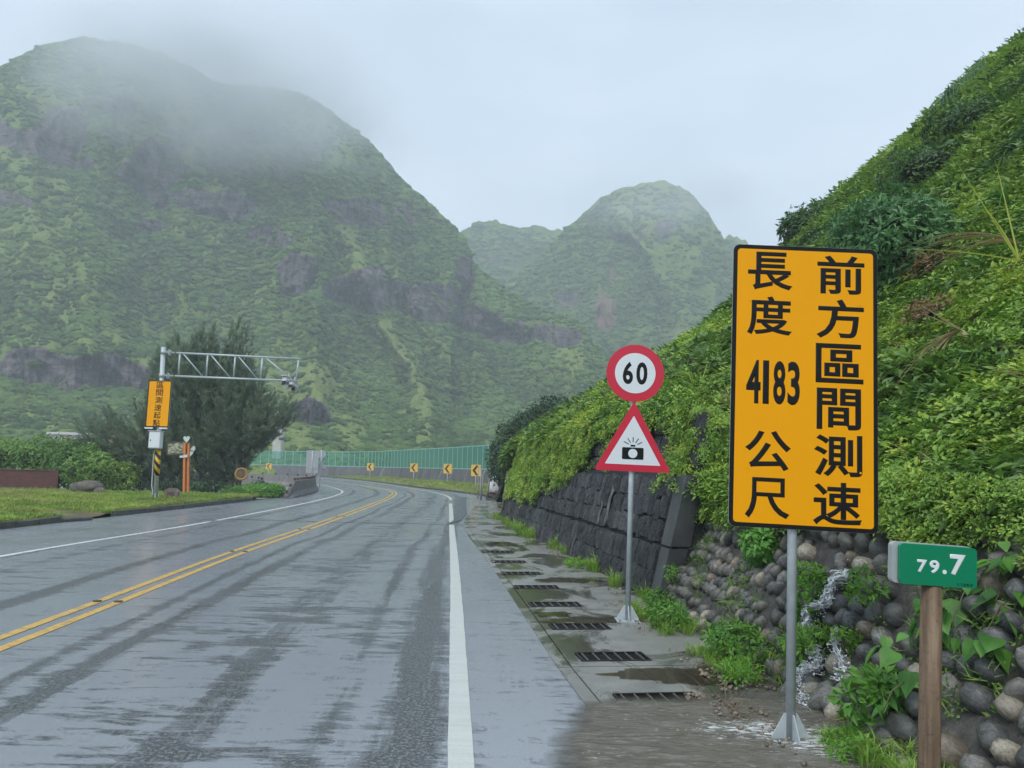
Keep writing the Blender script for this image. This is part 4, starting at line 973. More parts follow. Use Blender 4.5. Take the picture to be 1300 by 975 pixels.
blades('yellow_stalks', (6.45, 9.20, 4.45), [(-.75, -.05, 1.25, .0), (-.3, -.1, 1.4, .1), (-1.5, .1, .35, .2), (.2, -.3, .9, .5), (-.5, -.1, 1.0, .3)], LM_YEL, 'long yellow green stalks standing at the right edge of the photo', wd=.026)
blades('strap_leaf_plant', (7.95, 11.5, 6.10), [(-.8*g.random()-.2, -.4+.6*g.random(), .5+.4*g.random(), .9+.4*g.random()) for k in range(14)], LM_LONG, 'green strap leaves high on the slope near the right edge', wd=.034)
blades('strap_leaf_plant', (5.2, 8.2, 3.0), [(-.5*g.random()-.1, -.4+.5*g.random(), .5+.3*g.random(), .9+.4*g.random()) for k in range(9)], LM_LONG, 'short green strap leaves among the creepers under the dried leaf bundle', wd=.03)

# shrubs on the slope
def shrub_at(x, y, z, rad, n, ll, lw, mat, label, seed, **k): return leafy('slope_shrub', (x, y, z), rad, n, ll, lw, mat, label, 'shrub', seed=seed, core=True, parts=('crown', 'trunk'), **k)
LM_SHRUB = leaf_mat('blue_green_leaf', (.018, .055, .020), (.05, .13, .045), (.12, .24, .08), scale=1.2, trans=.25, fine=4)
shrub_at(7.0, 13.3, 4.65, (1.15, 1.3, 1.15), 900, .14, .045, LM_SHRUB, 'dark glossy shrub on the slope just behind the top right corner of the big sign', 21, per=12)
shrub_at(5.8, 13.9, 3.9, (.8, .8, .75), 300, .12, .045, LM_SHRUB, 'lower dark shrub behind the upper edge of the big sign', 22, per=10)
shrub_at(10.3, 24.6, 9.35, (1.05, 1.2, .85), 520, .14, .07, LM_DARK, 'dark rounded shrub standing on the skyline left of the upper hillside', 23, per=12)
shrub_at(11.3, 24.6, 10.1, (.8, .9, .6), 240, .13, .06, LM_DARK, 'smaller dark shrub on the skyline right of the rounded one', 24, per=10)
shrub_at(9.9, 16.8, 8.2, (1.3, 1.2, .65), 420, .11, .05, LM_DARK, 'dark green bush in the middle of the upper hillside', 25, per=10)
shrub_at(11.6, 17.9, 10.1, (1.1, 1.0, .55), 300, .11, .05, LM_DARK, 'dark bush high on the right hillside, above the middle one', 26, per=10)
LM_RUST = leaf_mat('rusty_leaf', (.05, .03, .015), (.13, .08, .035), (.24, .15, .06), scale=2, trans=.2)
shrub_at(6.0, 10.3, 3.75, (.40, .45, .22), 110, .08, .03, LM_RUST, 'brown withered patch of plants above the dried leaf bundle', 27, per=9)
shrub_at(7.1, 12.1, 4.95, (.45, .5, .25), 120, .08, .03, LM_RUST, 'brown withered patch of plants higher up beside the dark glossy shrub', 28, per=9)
# blue-green safety netting on the upper slope
M_NET = mottled('blue_green_net', (.05, .16, .15), (.10, .24, .22), 6, .6, coord='pos')
for (x, y, z, wd, h, lab) in ((13.4, 21.4, 12.9, 1.5, .8, 'torn blue green netting fence high on the hillside near the skyline'), (11.6, 22.6, 11.0, 1.0, .5, 'small piece of blue green netting lower along the skyline')):
    e = empty('net_fence', (x, y, z), -.5, lab, 'netting'); m = MB(); n = 16
    for i in range(n+1): X = -wd/2+wd*i/n; m.tube([(X, 0, .1+.9*X), (X+.03, 0, h*.5+.9*X), (X, 0, h+.1+.9*X)], .010, 3)
    for j in range(7): Z = .1+h*j/6; m.tube([(-wd/2, 0, Z-.9*wd/2), (0, .0, Z+.05), (wd/2, 0, Z+.9*wd/2)], .010, 3)
    m.build('mesh', M_NET, e)

# ------------------------------------------------------------------ white water tumbling through the cobbles
M_WW = new_mat('white_water', (.80, .83, .84), .25); t = NT(M_WW); t.col(t.ramp(t.noise(t.pos(), 30, 4, .6), [(.3, (.42, .45, .46)), (.6, (.88, .90, .91))]))
def cascade(path, width, n, label, seed):
    """thin tumbling strands of white water following the stones"""
    g = np.random.default_rng(seed); x0, y0 = W2(*CO0); e0 = empty('cascade', (x0, y0, 0), PHI, label, 'waterfall')
    P = np.array(path); Vs = []; Fs = []; o = 0
    cum = np.linspace(0, 1, len(P))
    for k in range(n):
        a = g.random(); L = g.uniform(.03, .13); b = min(1, a+L); off = g.normal(0, width*.4)*(1+.4*math.sin(a*9))
        tt = np.linspace(a, b, 5); s = np.interp(tt, cum, P[:, 0])+off+.02*np.sin(tt*60+k); t_ = np.interp(tt, cum, P[:, 1])+g.normal(0, .02); d = .06+.06*np.abs(np.sin(tt*25+seed))+g.uniform(0, .05)+np.array([0, .01, .02, .012, -.01])
        c = cob_pt(s, t_, d); w_ = g.uniform(.004, .012)*np.array([.3, 1, 1.2, .9, .2])
        sd = np.array([0, 1, 0]); Vs.append(np.concatenate([c-sd*w_[:, None], c+sd*w_[:, None]+np.array([0, 0, .004])])); Fs.append(np.array([[i, i+1, i+6, i+5] for i in range(4)])+o); o += 10
    link('strand', fast('strand', np.concatenate(Vs), np.concatenate(Fs), M_WW), e0).name = 'water_strands'
    # droplets and froth
    n2 = n*2; a = g.random(n2); s = np.interp(a, cum, P[:, 0])+g.normal(0, width*.5, n2); t_ = np.interp(a, cum, P[:, 1])+g.normal(0, .03, n2); d = .05+g.random(n2)*.13
    Vp, Fp = lump(3, .2, 1); C = cob_pt(s, t_, d); V, F, rn = merge([(Vp, Fp)], C, frames(g.normal(0, 1, (n2, 3)), g.random(n2)*6), g.uniform(.0015, .006, n2))
    link('froth', fast('froth', V, F, M_WW), e0)
    V, F, o = [], [], 0
    for k in range(7):
        n = 26; tt = np.linspace(0, 1, n); off = g.normal(0, width*.35); s = np.interp(tt, cum, P[:, 0])+off+.018*np.sin(tt*(14+3*k)+k); t_ = np.interp(tt, cum, P[:, 1]); d = .085+.035*np.abs(np.sin(tt*16+k))+g.uniform(0, .02); w_ = width*.22*(.25+np.abs(np.sin(tt*(9+k)+k*2)))
        c = cob_pt(s, t_, d); sd = np.array([0, 1, 0]); V.append(np.concatenate([c-sd*w_[:, None], c+np.array([-.012, 0, .006]), c+sd*w_[:, None]])); F.append(np.concatenate([np.array([[i, i+1, i+n+1, i+n] for i in range(n-1)]), np.array([[i+n, i+n+1, i+2*n+1, i+2*n] for i in range(n-1)])])+o); o += 3*n
    link('water_sheet', fast('water_sheet', np.concatenate(V), np.concatenate(F), M_WW, smooth=True), e0)
    return e0
cascade([(5.50, 1.02), (5.62, .86), (5.55, .72), (5.75, .60), (5.62, .46), (5.50, .36)], .050, 260, 'upper white cascade tumbling down the cobbles left of the green kilometre board', 1)
cascade([(5.42, .36), (5.30, .24), (5.42, .12), (5.25, .02), (5.15, -.08)], .070, 330, 'lower white cascade splashing behind the foot of the big sign pole', 2)
cascade([(5.28, .55), (5.22, .42), (5.0, .30), (5.02, .2)], .02, 60, 'thin trickle of white water over the cobbles right of the lower cascade', 3)
# ================================================================== SIGNS AND ROADSIDE THINGS
def flat_mat(name, c, rough=.35, dirt=.15, spec=.5):
    m = new_mat(name, c, rough, spec=spec); t = NT(m); p = t.coord('Object')
    n = t.noise(p, 3, 6, .7); f = t.noise(t.mapv(p, (6, 6, .8)), 3, 4, .6)
    cc = t.mix(t.math('MULTIPLY', t.ramp(n, [(.5, 0.0), (.75, 1.0)]), dirt), c, tuple(x*.55+.02 for x in c))
    cc = t.mix(t.math('MULTIPLY', t.ramp(f, [(.55, 0.0), (.75, 1.0)]), dirt*.6), cc, tuple(x*.7+.02 for x in c))
    t.col(cc); t.bump(t.noise(p, 14, 2, .5), .04, .003); return m
M_AMBER = flat_mat('amber_sign_sheet', (1.0, .42, .002), .45, .05, .15)
M_BLK = flat_mat('black_print', (.010, .010, .010), .5, .0, .2)
M_SIGNWHITE = flat_mat('white_sign_sheet', (.80, .84, .87), .35, .08)
M_RED = flat_mat('red_sign_sheet', (.66, .022, .055), .35, .08)
M_GREEN = flat_mat('green_sign_sheet', (.002, .235, .105), .3, .12)
M_KMTEXT = flat_mat('white_print', (.84, .88, .88), .4, .0)
M_KMSMALL = flat_mat('dark_green_print', (.003, .10, .05), .4, .0)
M_ALU = mottled('sign_back_aluminium', (.50, .52, .53), (.62, .64, .65), 5, .45, metal=.5, bump=.1)
M_GALV = mottled('galvanised_steel', (.44, .50, .53), (.60, .65, .67), 14, .42, metal=.15, bump=.15, bd=.003, stain=(.40, .45, .47))
M_BOLT = mottled('bolt', (.25, .26, .27), (.4, .4, .4), 20, .4, metal=.8)
def glyph(ch, cx, cz, w, h, y, mat, parent, bold=.02, name='character', th=.0016, mirror=False):
    cu = bpy.data.curves.new('glyph', 'FONT'); cu.body = ch; cu.size = 1; cu.bevel_depth = bold; cu.bevel_resolution = 0; cu.resolution_u = 4; cu.extrude = 0.001
    o = bpy.data.objects.new('glyph', cu); COL.objects.link(o); bpy.context.view_layer.update()
    me = bpy.data.meshes.new_from_object(o.evaluated_get(bpy.context.evaluated_depsgraph_get())); bpy.data.objects.remove(o); bpy.data.curves.remove(cu)
    n = len(me.vertices); c = np.empty(n*3, np.float32); me.vertices.foreach_get('co', c); c = c.reshape(-1, 3)
    mn, mxx = c.min(0), c.max(0); x = (c[:, 0]-(mn[0]+mxx[0])/2)/(mxx[0]-mn[0])*w+cx; z = (c[:, 1]-(mn[1]+mxx[1])/2)/(mxx[1]-mn[1])*h+cz
    yz = (c[:, 2]-mn[2])/(mxx[2]-mn[2]+1e-9)                      # front of the letter towards -y
    c2 = np.stack([x, y-th*yz, z], -1).astype(np.float32); me.vertices.foreach_set('co', c2.ravel())
    me.name = name; me.materials.clear(); me.materials.append(mat); return link(name, me, parent)
def base_plate(e, r, sc=1.0, yaw=0):
    m = MB(); m.box((0, 0, .006*sc), (.26*sc, .26*sc, .012*sc), rot=(0, 0, yaw)); m.build('base_plate', M_GALV, e)
    for k in range(4):
        a = yaw+math.pi/4*0+k*math.pi/2; g = MB(); c, s = math.cos(a), math.sin(a)
        pts = [(r*.9, .012), (.125*sc, .012), (.125*sc, .03*sc), (r*.9+.015, .17*sc), (r*.9, .17*sc)]
        V = [(p[0]*c-y*s, p[0]*s+y*c, p[1]) for y in (-.004*sc, .004*sc) for p in pts]; n = 5
        g.add(V, [tuple(range(n)), tuple(range(2*n-1, n-1, -1))]+[(i, i+n, (i+1) % n+n, (i+1) % n) for i in range(n)]); g.build('gusset', M_GALV, e)
    b = MB()
    for sx in (-1, 1):
        for sy in (-1, 1): b.tube([(sx*.10*sc, sy*.10*sc, .012), (sx*.10*sc, sy*.10*sc, .035*sc)], .010*sc, 6)
    b.build('anchor_bolts', M_BOLT, e)

# ---- big yellow sign
e = empty('warning_sign', (1.788, 4.84, .012), 0, 'large amber rectangular sign with black Chinese characters and 4183 on a galvanised pole', 'road sign', rot=(0, R_(1.75), R_(-2)))
MB().tube([(0, 0, 0), (0, 0, 2.95)], .030, 18).build('pole', M_GALV, e); base_plate(e, .03, .98, .15)
BW, BH, BZ = .945, 1.86, 2.235; bx = .050
bd = MB().prism(rrect(BW, BH, .045, 6, bx, BZ), -.050, -.044).build('board', M_ALU, e)
MB().prism(rrect(BW-.002, BH-.002, .044, 6, bx, BZ), -.0515, -.0502).build('black_border', M_BLK, bd)
MB().prism(rrect(BW-.058, BH-.058, .022, 5, bx, BZ), -.0530, -.0517).build('face', M_AMBER, bd)
for z in (BZ-.55, BZ+.55):
    c = MB(); c.box((bx, -.035, z), (BW*.8, .018, .035)); c.box((0, .0, z), (.075, .075, .03)); c.build('bracket', M_GALV, e)
for dx in (-.36, .36):
    for z in (BZ-.55, BZ+.55): MB().tube([(bx+dx, -.0530, z), (bx+dx, -.0565, z)], .007, 8).build('rivet', M_AMBER, bd)
right = [('前', .028, .168), ('方', .187, .328), ('區', .347, .487), ('間', .505, .650), ('測', .668, .812), ('速', .832, .978)]
left = [('長', .025, .165), ('度', .187, .327), ('公', .665, .803), ('尺', .828, .968)]
def place(ch, fx, fw, a, b, bold=.018):
    glyph(ch, bx-BW/2+BW*fx, BZ+BH/2-BH*(a+b)/2, BW*fw, BH*(b-a), -.0531, M_BLK, bd, bold)
for k, (ch, a, b) in enumerate(right): place(ch, .735-.004*k+.012, .325 if ch != '間' else .30, a, b)
for k, (ch, a, b) in enumerate(left): place(ch, .258, .31 if ch != '尺' else .30, a, b)
for k, ch in enumerate('4183'): place(ch, [.153, .238, .330, .428][k], [.098, .042, .084, .084][k], .418, .572, .028)

# ---- speed limit and camera warning on one pole
e = empty('speed_camera_sign', (1.348, 8.50, .012), 0, 'round red rimmed 60 speed limit sign above a red triangle with a flashing camera', 'road sign', rot=(0, R_(1.35), 0))
MB().tube([(0, 0, 0), (0, 0, 3.05)], .030, 16).build('pole', M_GALV, e); base_plate(e, .03, 1.0, 0)
s1 = MB().prism(circ(.332, 56, .004, 2.785), -.050, -.045).build('round_plate', M_RED, e)
MB().prism(circ(.234, 56, .004, 2.785), -.0522, -.0503).build('white_disc', M_SIGNWHITE, s1)
glyph('6', -.080, 2.785, .118, .262, -.0524, M_BLK, s1, .032); glyph('0', .080, 2.785, .128, .262, -.0524, M_BLK, s1, .032)
def tri(hw, z0, z1, r=.02, cx=0): return [(cx-hw+r*.6, z0), (cx+hw-r*.6, z0), (cx+hw-r*.3, z0+r*1.2), (cx+r*.5, z1-r*.4), (cx-r*.5, z1-r*.4), (cx-hw+r*.3, z0+r*1.2)]
s2 = MB().prism(tri(.430, 1.660, 2.450, .022, .002), -.050, -.045).build('triangle_plate', M_RED, e)
MB().prism(tri(.315, 1.735, 2.290, .006, .002), -.0522, -.0503).build('white_triangle', M_SIGNWHITE, s2)
pc = MB(); pc.prism(rrect(.245, .135, .012, 3, 0, 1.862), -.054, -.0524); pc.box((0, -.0532, 1.950), (.055, .0016, .02))
for a in (-62, -32, 0, 32, 62):
    c, s = math.sin(R_(a)), math.cos(R_(a)); p0 = (c*.055, s*.045); p1 = (c*.118, s*.104); dx, dz = s*.0045, -c*.0045
    pc.prism([(p0[0]-dx, 1.945+p0[1]-dz), (p0[0]+dx, 1.945+p0[1]+dz), (p1[0]+dx, 1.945+p1[1]+dz), (p1[0]-dx, 1.945+p1[1]-dz)][::-1], -.054, -.0524)
pc.build('camera_pictogram', M_BLK, s2); MB().prism(circ(.052, 28, 0, 1.862), -.0552, -.0541).build('camera_lens', M_SIGNWHITE, s2)
for z in (2.70, 2.88, 1.80, 2.15): MB().box((0, -.02, z), (.09, .055, .025)).build('bracket', M_GALV, e)

# ---- kilometre board on its wooden post
def wood(name, c1, c2, c3):
    m = new_mat(name, c1, .7); t = NT(m); v = t.coord('Object'); g_ = t.noise(t.mapv(v, (22, 22, 1.3)), 1.5, 6, .65, .4); f = t.noise(v, 60, 4, .6)
    c = t.ramp(g_, [(.33, c1), (.55, c2), (.75, c3)]); c = t.mix(t.math('MULTIPLY', t.ramp(f, [(.3, 1.0), (.45, 0.0)]), .5), c, tuple(x*.4 for x in c1)); t.col(c); t.bump(g_, .4, .006); return m
M_WOOD = wood('weathered_brown_post', (.075, .048, .028), (.18, .12, .072), (.30, .22, .14))
e = empty('kilometre_post', (1.690, 3.13, -.02), 0, 'small green kilometre board reading 79.7 on a brown wooden post', 'milepost', rot=(0, R_(3.0), R_(2)))
m = MB(); m.tube([(-.02, 0, -.1), (-.005, 0, .5), (0, 0, 1.238)], [.047, .042, .040], 20); m.build('post', M_WOOD, e)
kb = MB(); kb.prism(rrect(.338, .166, .020, 6, -.012, 1.325), -.022, .008); b0 = kb.build('board_back', M_ALU, e)
MB().prism(rrect(.322, .163, .018, 6, .004, 1.323), -.040, -.0225).build('board', M_GREEN, e)
kbx = .004
for ch, cx, w_, cz, h_ in (('7', -.069, .042, 1.318, .052), ('9', -.017, .042, 1.318, .054), ('7', .080, .066, 1.332, .085)): glyph(ch, cx+kbx, cz, w_, h_, -.0402, M_KMTEXT, e, .035)
MB().prism(circ(.0088, 20, .025+kbx, 1.3005), -.0415, -.0402).build('character', M_KMTEXT, e)
for k, ch in enumerate(['0', '2', '基', '隆', '段']): glyph(ch, .084+k*.0145+(0 if k > 1 else .002), 1.2555, .006 if k < 2 else .0115, .0105, -.0402, M_KMSMALL, e, .01)

# ---- gantry with average speed cameras
GX, GY = -14.10, 29.85
e = empty('camera_gantry', (GX, GY, .10), 0, 'grey steel gantry with truss arm, speed cameras and amber sign on the left verge', 'camera gantry')
MB().tube([(0, 0, -.1), (-.16, 0, 6.22)], .088, 18).build('pole', M_GALV, e)
A = Vector((-.13, 0, 6.02)); B = Vector((5.15, 1.05, 6.02)); A2 = Vector((-.12, 0, 5.06)); B2 = Vector((5.12, 1.04, 5.08))
P4 = lambda p: tuple(p)
arm = MB().tube([P4(A+(B-A)*.09), P4(B)], .045, 10).build('top_chord', M_GALV, e)
MB().tube([P4(A2+(B2-A2)*.09), P4(B2)], .045, 10).build('bottom_chord', M_GALV, e)
fs = [.115, .315, .515, .715, .985]
for f in fs: MB().tube([P4(A+(B-A)*f), P4(A2+(B2-A2)*f)], .036, 8).build('strut', M_GALV, e)
for f0, f1 in zip(fs[:-1], fs[1:]): MB().tube([P4(A+(B-A)*(f0+.02)), P4(A2+(B2-A2)*(f1-.02))], .028, 8).build('diagonal', M_GALV, e)
for P_ in (A, A2):
    m = MB(); m.tube([(P_.x, P_.y, P_.z-.07), (P_.x, P_.y, P_.z+.07)], .115, 14); m.tube([P4(P_), P4(P_+Vector((.42, .085, 0)))], .038, 8)
    for dx in (.20, .25): m.box((dx+P_.x, .045, P_.z), (.022, .22, .22), rot=(0, 0, .2))
    m.build('clamp', M_GALV, e)
M_CAMW = flat_mat('camera_housing', (.62, .64, .64), .4, .2); M_LENS = new_mat('dark_glass', (.01, .01, .012), .08)
for k, (dx, dz, s, c_) in enumerate(((4.72, .02, 1.0, M_CAMW), (4.98, -.12, .85, M_CAMW))):
    p = Vector((dx, .90, 5.02+dz)); h = MB(); h.box(p, (.20*s, .62*s, .20*s), rot=(R_(-14), 0, R_(-12)), bev=.02); h.box(p+Vector((0, -.02, .12*s)), (.24*s, .72*s, .02), rot=(R_(-14), 0, R_(-12))); ob = h.build('camera', c_, e)
    MB().box(p+Vector((-.07*s, -.33*s, -.09*s)), (.15*s, .03, .14*s), rot=(R_(-14), 0, R_(-12))).build('lens', M_LENS, ob)
    MB().tube([tuple(p+Vector((0, .05, .08))), tuple(p+Vector((0, .1, .34)))], .025, 6).build('camera_mount', M_GALV, e)
    MB().box(p+Vector((.0, -.05, -.22*s)), (.15*s, .22*s, .17*s), bev=.02).build('flash_unit', M_CAMW if k == 0 else M_LENS, e)
SW, SH, SZ = .93, 1.88, 3.90; sx = -.10
bd = MB().prism(rrect(SW, SH, .04, 4, sx, SZ), -.16, -.13).build('board', M_ALU, e)
MB().prism(rrect(SW-.002, SH-.002, .04, 4, sx, SZ), -.1625, -.1605).build('black_border', M_BLK, bd); MB().prism(rrect(SW-.075, SH-.075, .02, 4, sx, SZ), -.1655, -.163).build('face', M_AMBER, bd)
for k, ch in enumerate('區間測速起點'): glyph(ch, sx-.0-.008*k+.012, SZ+SH/2-.055-.305*k-.13, .285, .265, -.166, M_BLK, bd, .012, th=.003)
for dx in (-.29, .29): MB().box((sx+dx-.02, -.17, SZ-SH/2-.045), (.32, .06, .055)).build('sign_lamp', M_SIGNWHITE, e)
cbx = MB(); cbx.box((-.075, -.20, 2.44), (.47, .26, .68), bev=.02); cb = cbx.build('cabinet', flat_mat('cabinet_paint', (.66, .69, .69), .4, .2), e); MB().box((-.075, -.335, 2.44), (.41, .012, .60)).build('cabinet_door', M_SIGNWHITE, cb); MB().box((-.22, -.345, 2.42), (.03, .02, .06)).build('handle', M_BLK, cb)
MB().box((-.075, -.2, 2.795), (.52, .30, .03)).build('cabinet_roof', M_GALV, cb)
m = new_mat('hazard_sleeve', (.8, .5, .02), .4); t = NT(m); v = t.coord('Object'); sp = t.n('ShaderNodeSeparateXYZ'); t.l(v, sp.inputs[0])
ph_ = t.math('FRACT', t.math('MULTIPLY', t.math('ADD', sp.outputs[2], t.math('MULTIPLY', sp.outputs[0], 1.25)), 2.9)); t.col(t.mix(t.math('GREATER_THAN', ph_, .5), (.012, .012, .012), (.85, .50, .02)))
MB().tube([(-.025, 0, 1.02), (-.055, 0, 2.08)], .108, 18).build('striped_sleeve', m, e)
MB().tube([(-.12, -.06, 2.1), (-.19, -.05, 1.9), (-.17, -.05, .62), (-.10, -.06, .40), (-.12, -.05, .02)], .026, 8).build('conduit', M_GALV, e)
base_plate(e, .085, 1.9, .2)

# ---- orange information post with picture board, heart and hand
M_ORG = flat_mat('orange_post', (.75, .24, .06), .5, .25); M_BRN = flat_mat('brown_frame', (.14, .09, .07), .5, .2)
M_CUT = flat_mat('pale_cutout', (.68, .76, .74), .45, .15)
e = empty('information_post', (-15.50, 35.8, .12), 0, 'orange information post with white heart and hand cut-outs and a small framed board', 'information post', rot=(0, R_(-3.3), 0))
MB().box((-.06, 0, 1.25), (.10, .14, 2.55), bev=.008).build('leg', M_ORG, e); MB().box((.10, .05, 1.30), (.09, .12, 2.35), bev=.008).build('leg', M_ORG, e)
MB().box((.175, .04, 1.18), (.05, .08, .36)).build('plate', M_BRN, e)
fr = MB(); fr.box((-.50, 0, 2.56), (.84, .05, .04)); fr.box((-.50, 0, 1.96), (.84, .05, .04)); fr.box((-.90, 0, 2.26), (.04, .05, .56)); fr.box((-.12, 0, 2.26), (.04, .05, .56)); f_ = fr.build('frame', M_BRN, e)
m = new_mat('photo_panel', (.3, .3, .25), .4); t = NT(m); v = t.coord('Object'); a = t.noise(t.mapv(v, (2.5, 1, 5)), 2.2, 3, .6); t.col(t.ramp(a, [(.38, (.07, .10, .09)), (.5, (.28, .29, .22)), (.6, (.55, .50, .30))]))
MB().box((-.51, 0, 2.27), (.72, .02, .52)).build('picture_panel', m, e)
ht = [(0, -.14), (.10, -.04), (.155, .06), (.14, .13), (.085, .155), (.03, .13), (0, .085), (-.03, .13), (-.085, .155), (-.14, .13), (-.155, .06), (-.10, -.04)]
MB().prism([(p[0]+.05, p[1]*1.05+2.66) for p in ht], -.09, -.06).build('heart', M_CUT, e)
hd = MB(); hd.prism([(.10, 1.78), (.30, 1.98), (.34, 2.12), (.14, 2.16), (.06, 1.98)], .05, .08)
for k, (x0, z0, L, a) in enumerate(((.14, 2.10, .26, 52), (.19, 2.09, .29, 56), (.25, 2.08, .27, 58), (.30, 2.05, .21, 60))):
    dx, dz = math.cos(R_(a))*L, math.sin(R_(a))*L; px, pz = -math.sin(R_(a))*.022, math.cos(R_(a))*.022
    hd.prism([(x0-px, z0-pz), (x0+dx-px, z0+dz-pz), (x0+dx+px*.4+dx*.06, z0+dz+pz*.4+dz*.06), (x0+dx+px, z0+dz+pz), (x0+px, z0+pz)], .05, .08)
hd.prism([(.10, 1.80), (-.26, 1.80), (-.27, 1.90), (-.05, 1.90), (.10, 1.96)], -.10, -.07)
hd.build('hand', M_CUT, e)

# ---- boulder, stone marker
def rock(name, pos, sc, seed, mat, label, cat='rock', amp=.28, rz=0, group=None):
    V, F = lump(seed, amp, 4 if max(sc) > .3 else 3); o = link(name, fast(name, V*np.array(sc), F, mat, smooth=False), None, pos, (0, 0, rz)); return tag(o, label, cat, group)
M_ROCK = mottled('grey_brown_boulder', (.075, .062, .052), (.19, .165, .14), 4, .7, bump=.9, bd=.05, stain=(.06, .07, .03), coord='pos')
rock('boulder', (-19.3, 34.2, .42), (.74, .55, .36), 14, M_ROCK, 'large rounded grey boulder lying on the grass verge in front of the hedge', amp=.13)
rock('rock', (-18.5, 33.8, .30), (.26, .25, .15), 12, M_ROCK, 'small dark rock touching the right end of the large boulder', amp=.35)
e = empty('stone_marker', (-13.85, 30.7, .26), .1, 'low pinkish stone block with a worn face behind the gantry pole', 'stone marker')
M_PINK = mottled('pinkish_stone', (.19, .13, .11), (.33, .25, .22), 8, .7, bump=.6, bd=.02)
MB().prism([(-.26, -.1), (.26, -.1), (.27, .22), (.16, .33), (-.12, .35), (-.25, .28)], -.14, .14).build('block', M_PINK, e); MB().prism([(-.15, .02), (.15, .02), (.15, .20), (-.13, .22)], -.147, -.1405).build('worn_face', M_ROCK, e)

# ---- brick wall on the left
m = new_mat('red_brick', (.16, .05, .04), .75); t = NT(m); v = t.coord('Object'); br = t.n('ShaderNodeTexBrick'); t.l(t.mapv(v, (1, 1, 1), rot=(R_(90), 0, 0)), br.inputs['Vector'])
br.inputs['Color1'].default_value = (.17, .048, .038, 1); br.inputs['Color2'].default_value = (.10, .036, .032, 1); br.inputs['Mortar'].default_value = (.10, .065, .055, 1)
br.inputs['Scale'].default_value = 1; br.inputs['Brick Width'].default_value = .235; br.inputs['Row Height'].default_value = .075; br.inputs['Mortar Size'].default_value = .006
n = t.noise(v, 1.7, 5, .6); t.col(t.mix(t.math('MULTIPLY', t.ramp(n, [(.45, 0.0), (.65, 1.0)]), .5), br.outputs['Color'], (.06, .035, .03))); t.bump(br.outputs['Fac'], -.4, .01)
M_BRICK = m
e = empty('brick_wall', (-23.35, 38.3, 0), R_(14), 'low dark red brick wall in front of the hedge at the far left', 'wall')
MB().box((-4.0, .12, .52), (8.0, .24, 1.15)).build('wall_body', M_BRICK, e)
MB().box((.0, .12, .54), (.34, .34, 1.22)).build('end_pillar', M_BRICK, e)
M_COPE = mottled('coping_tile', (.09, .04, .035), (.17, .09, .075), 6, .6)
for k in range(20): MB().box((-.20-.39*k, .12, 1.125), (.37, .32, .045), bev=.01).build('coping', M_COPE, e)

# ---- far concrete wall with the green fence
ARC = catmull([(4.0, 50), (1.2, 59), (-3.65, 72), (-9.2, 84.5), (-20.3, 108), (-28.5, 116), (-38.4, 120.5), (-52, 122), (-75, 120)], 16)
dl = np.concatenate([[0], np.cumsum(np.linalg.norm(np.diff(ARC, axis=0), axis=1))])
def arc(s): return np.array([np.interp(s, dl, ARC[:, 0]), np.interp(s, dl, ARC[:, 1])])
def arcn(s): d = arc(s+.2)-arc(s-.2); d /= np.hypot(*d); return d, np.array([-d[1], d[0]])
M_FARCON = mottled('old_grey_concrete', (.10, .10, .105), (.17, .17, .175), .6, .7, stain=(.06, .06, .062), stain_scale=.9, bump=.4, bd=.05, coord='pos')
M_STREAK = mottled('pale_repaired_concrete', (.20, .20, .205), (.27, .27, .275), 1.2, .7, coord='pos')
fw = empty('concrete_wall', (0, 0, 0), 0, 'long grey concrete wall with a green fence on top around the far side of the bend', 'wall')
total = dl[-1]; s = 8.0; k = 0; rr = random.Random(5)
while s < total-3:
    L = 3.6; a, b = arc(s), arc(min(s+L-.04, total-.3)); d, n = arcn(s+L/2); n = -n if n[1] > 0 else n     # n points to the road (towards the camera)
    hz = 1.64+.03*rr.random()
    lean = .42; poly = [(0, -.1), (lean, hz)]
    V = []
    for p in (a, b):
        V += [(p[0]+n[0]*lean, p[1]+n[1]*lean, -.1), (p[0], p[1], hz), (p[0]-n[0]*.35, p[1]-n[1]*.35, hz), (p[0]-n[0]*.35, p[1]-n[1]*.35, -.1)]
    mt = M_STREAK if False else M_FARCON
    m = MB(); m.add(V, [(0, 4, 5, 1), (1, 5, 6, 2), (2, 6, 7, 3), (3, 2, 1, 0)[::-1], (4, 5, 6, 7)[::-1]]); m.build('panel', mt, fw); s += L; k += 1
# pale slanted repair strips standing slightly proud of the panels
for sp_, w_, sl in ((20, .5, 1.3), (33, .35, 1.6), (38.5, .25, 1.5), (25, .22, 1.4), (57, .7, 1.5), (64, .35, 1.5), (16.5, .25, 1.2), (29.5, .2, 1.2)):
    a = arc(sp_); b = arc(sp_+w_); c = arc(sp_+w_-sl*.45); e_ = arc(sp_-sl*.45); d, n = arcn(sp_); n = -n if n[1] > 0 else n; lean = .42; q = lambda p, f, z: (p[0]+n[0]*(lean*(1-f)+.02), p[1]+n[1]*(lean*(1-f)+.02), z)
    m = MB(); m.add([q(a, 0, -.05), q(b, 0, -.05), q(c, 1, 1.62), q(e_, 1, 1.62)], [(0, 1, 2, 3), (3, 2, 1, 0)]); V0 = m.v[:4]; m.build('repair_strip', M_STREAK, fw)
M_FG = flat_mat('green_fence_paint', (.30, .55, .48), .5, .15)
m = new_mat('green_screen', (.11, .31, .25), .5); t = NT(m); out = t.t.nodes['Material Output']; tr = t.n('ShaderNodeBsdfTransparent'); tr.inputs[0].default_value = (.80, 1, .93, 1); mxs = t.n('ShaderNodeMixShader'); mxs.inputs[0].default_value = .27
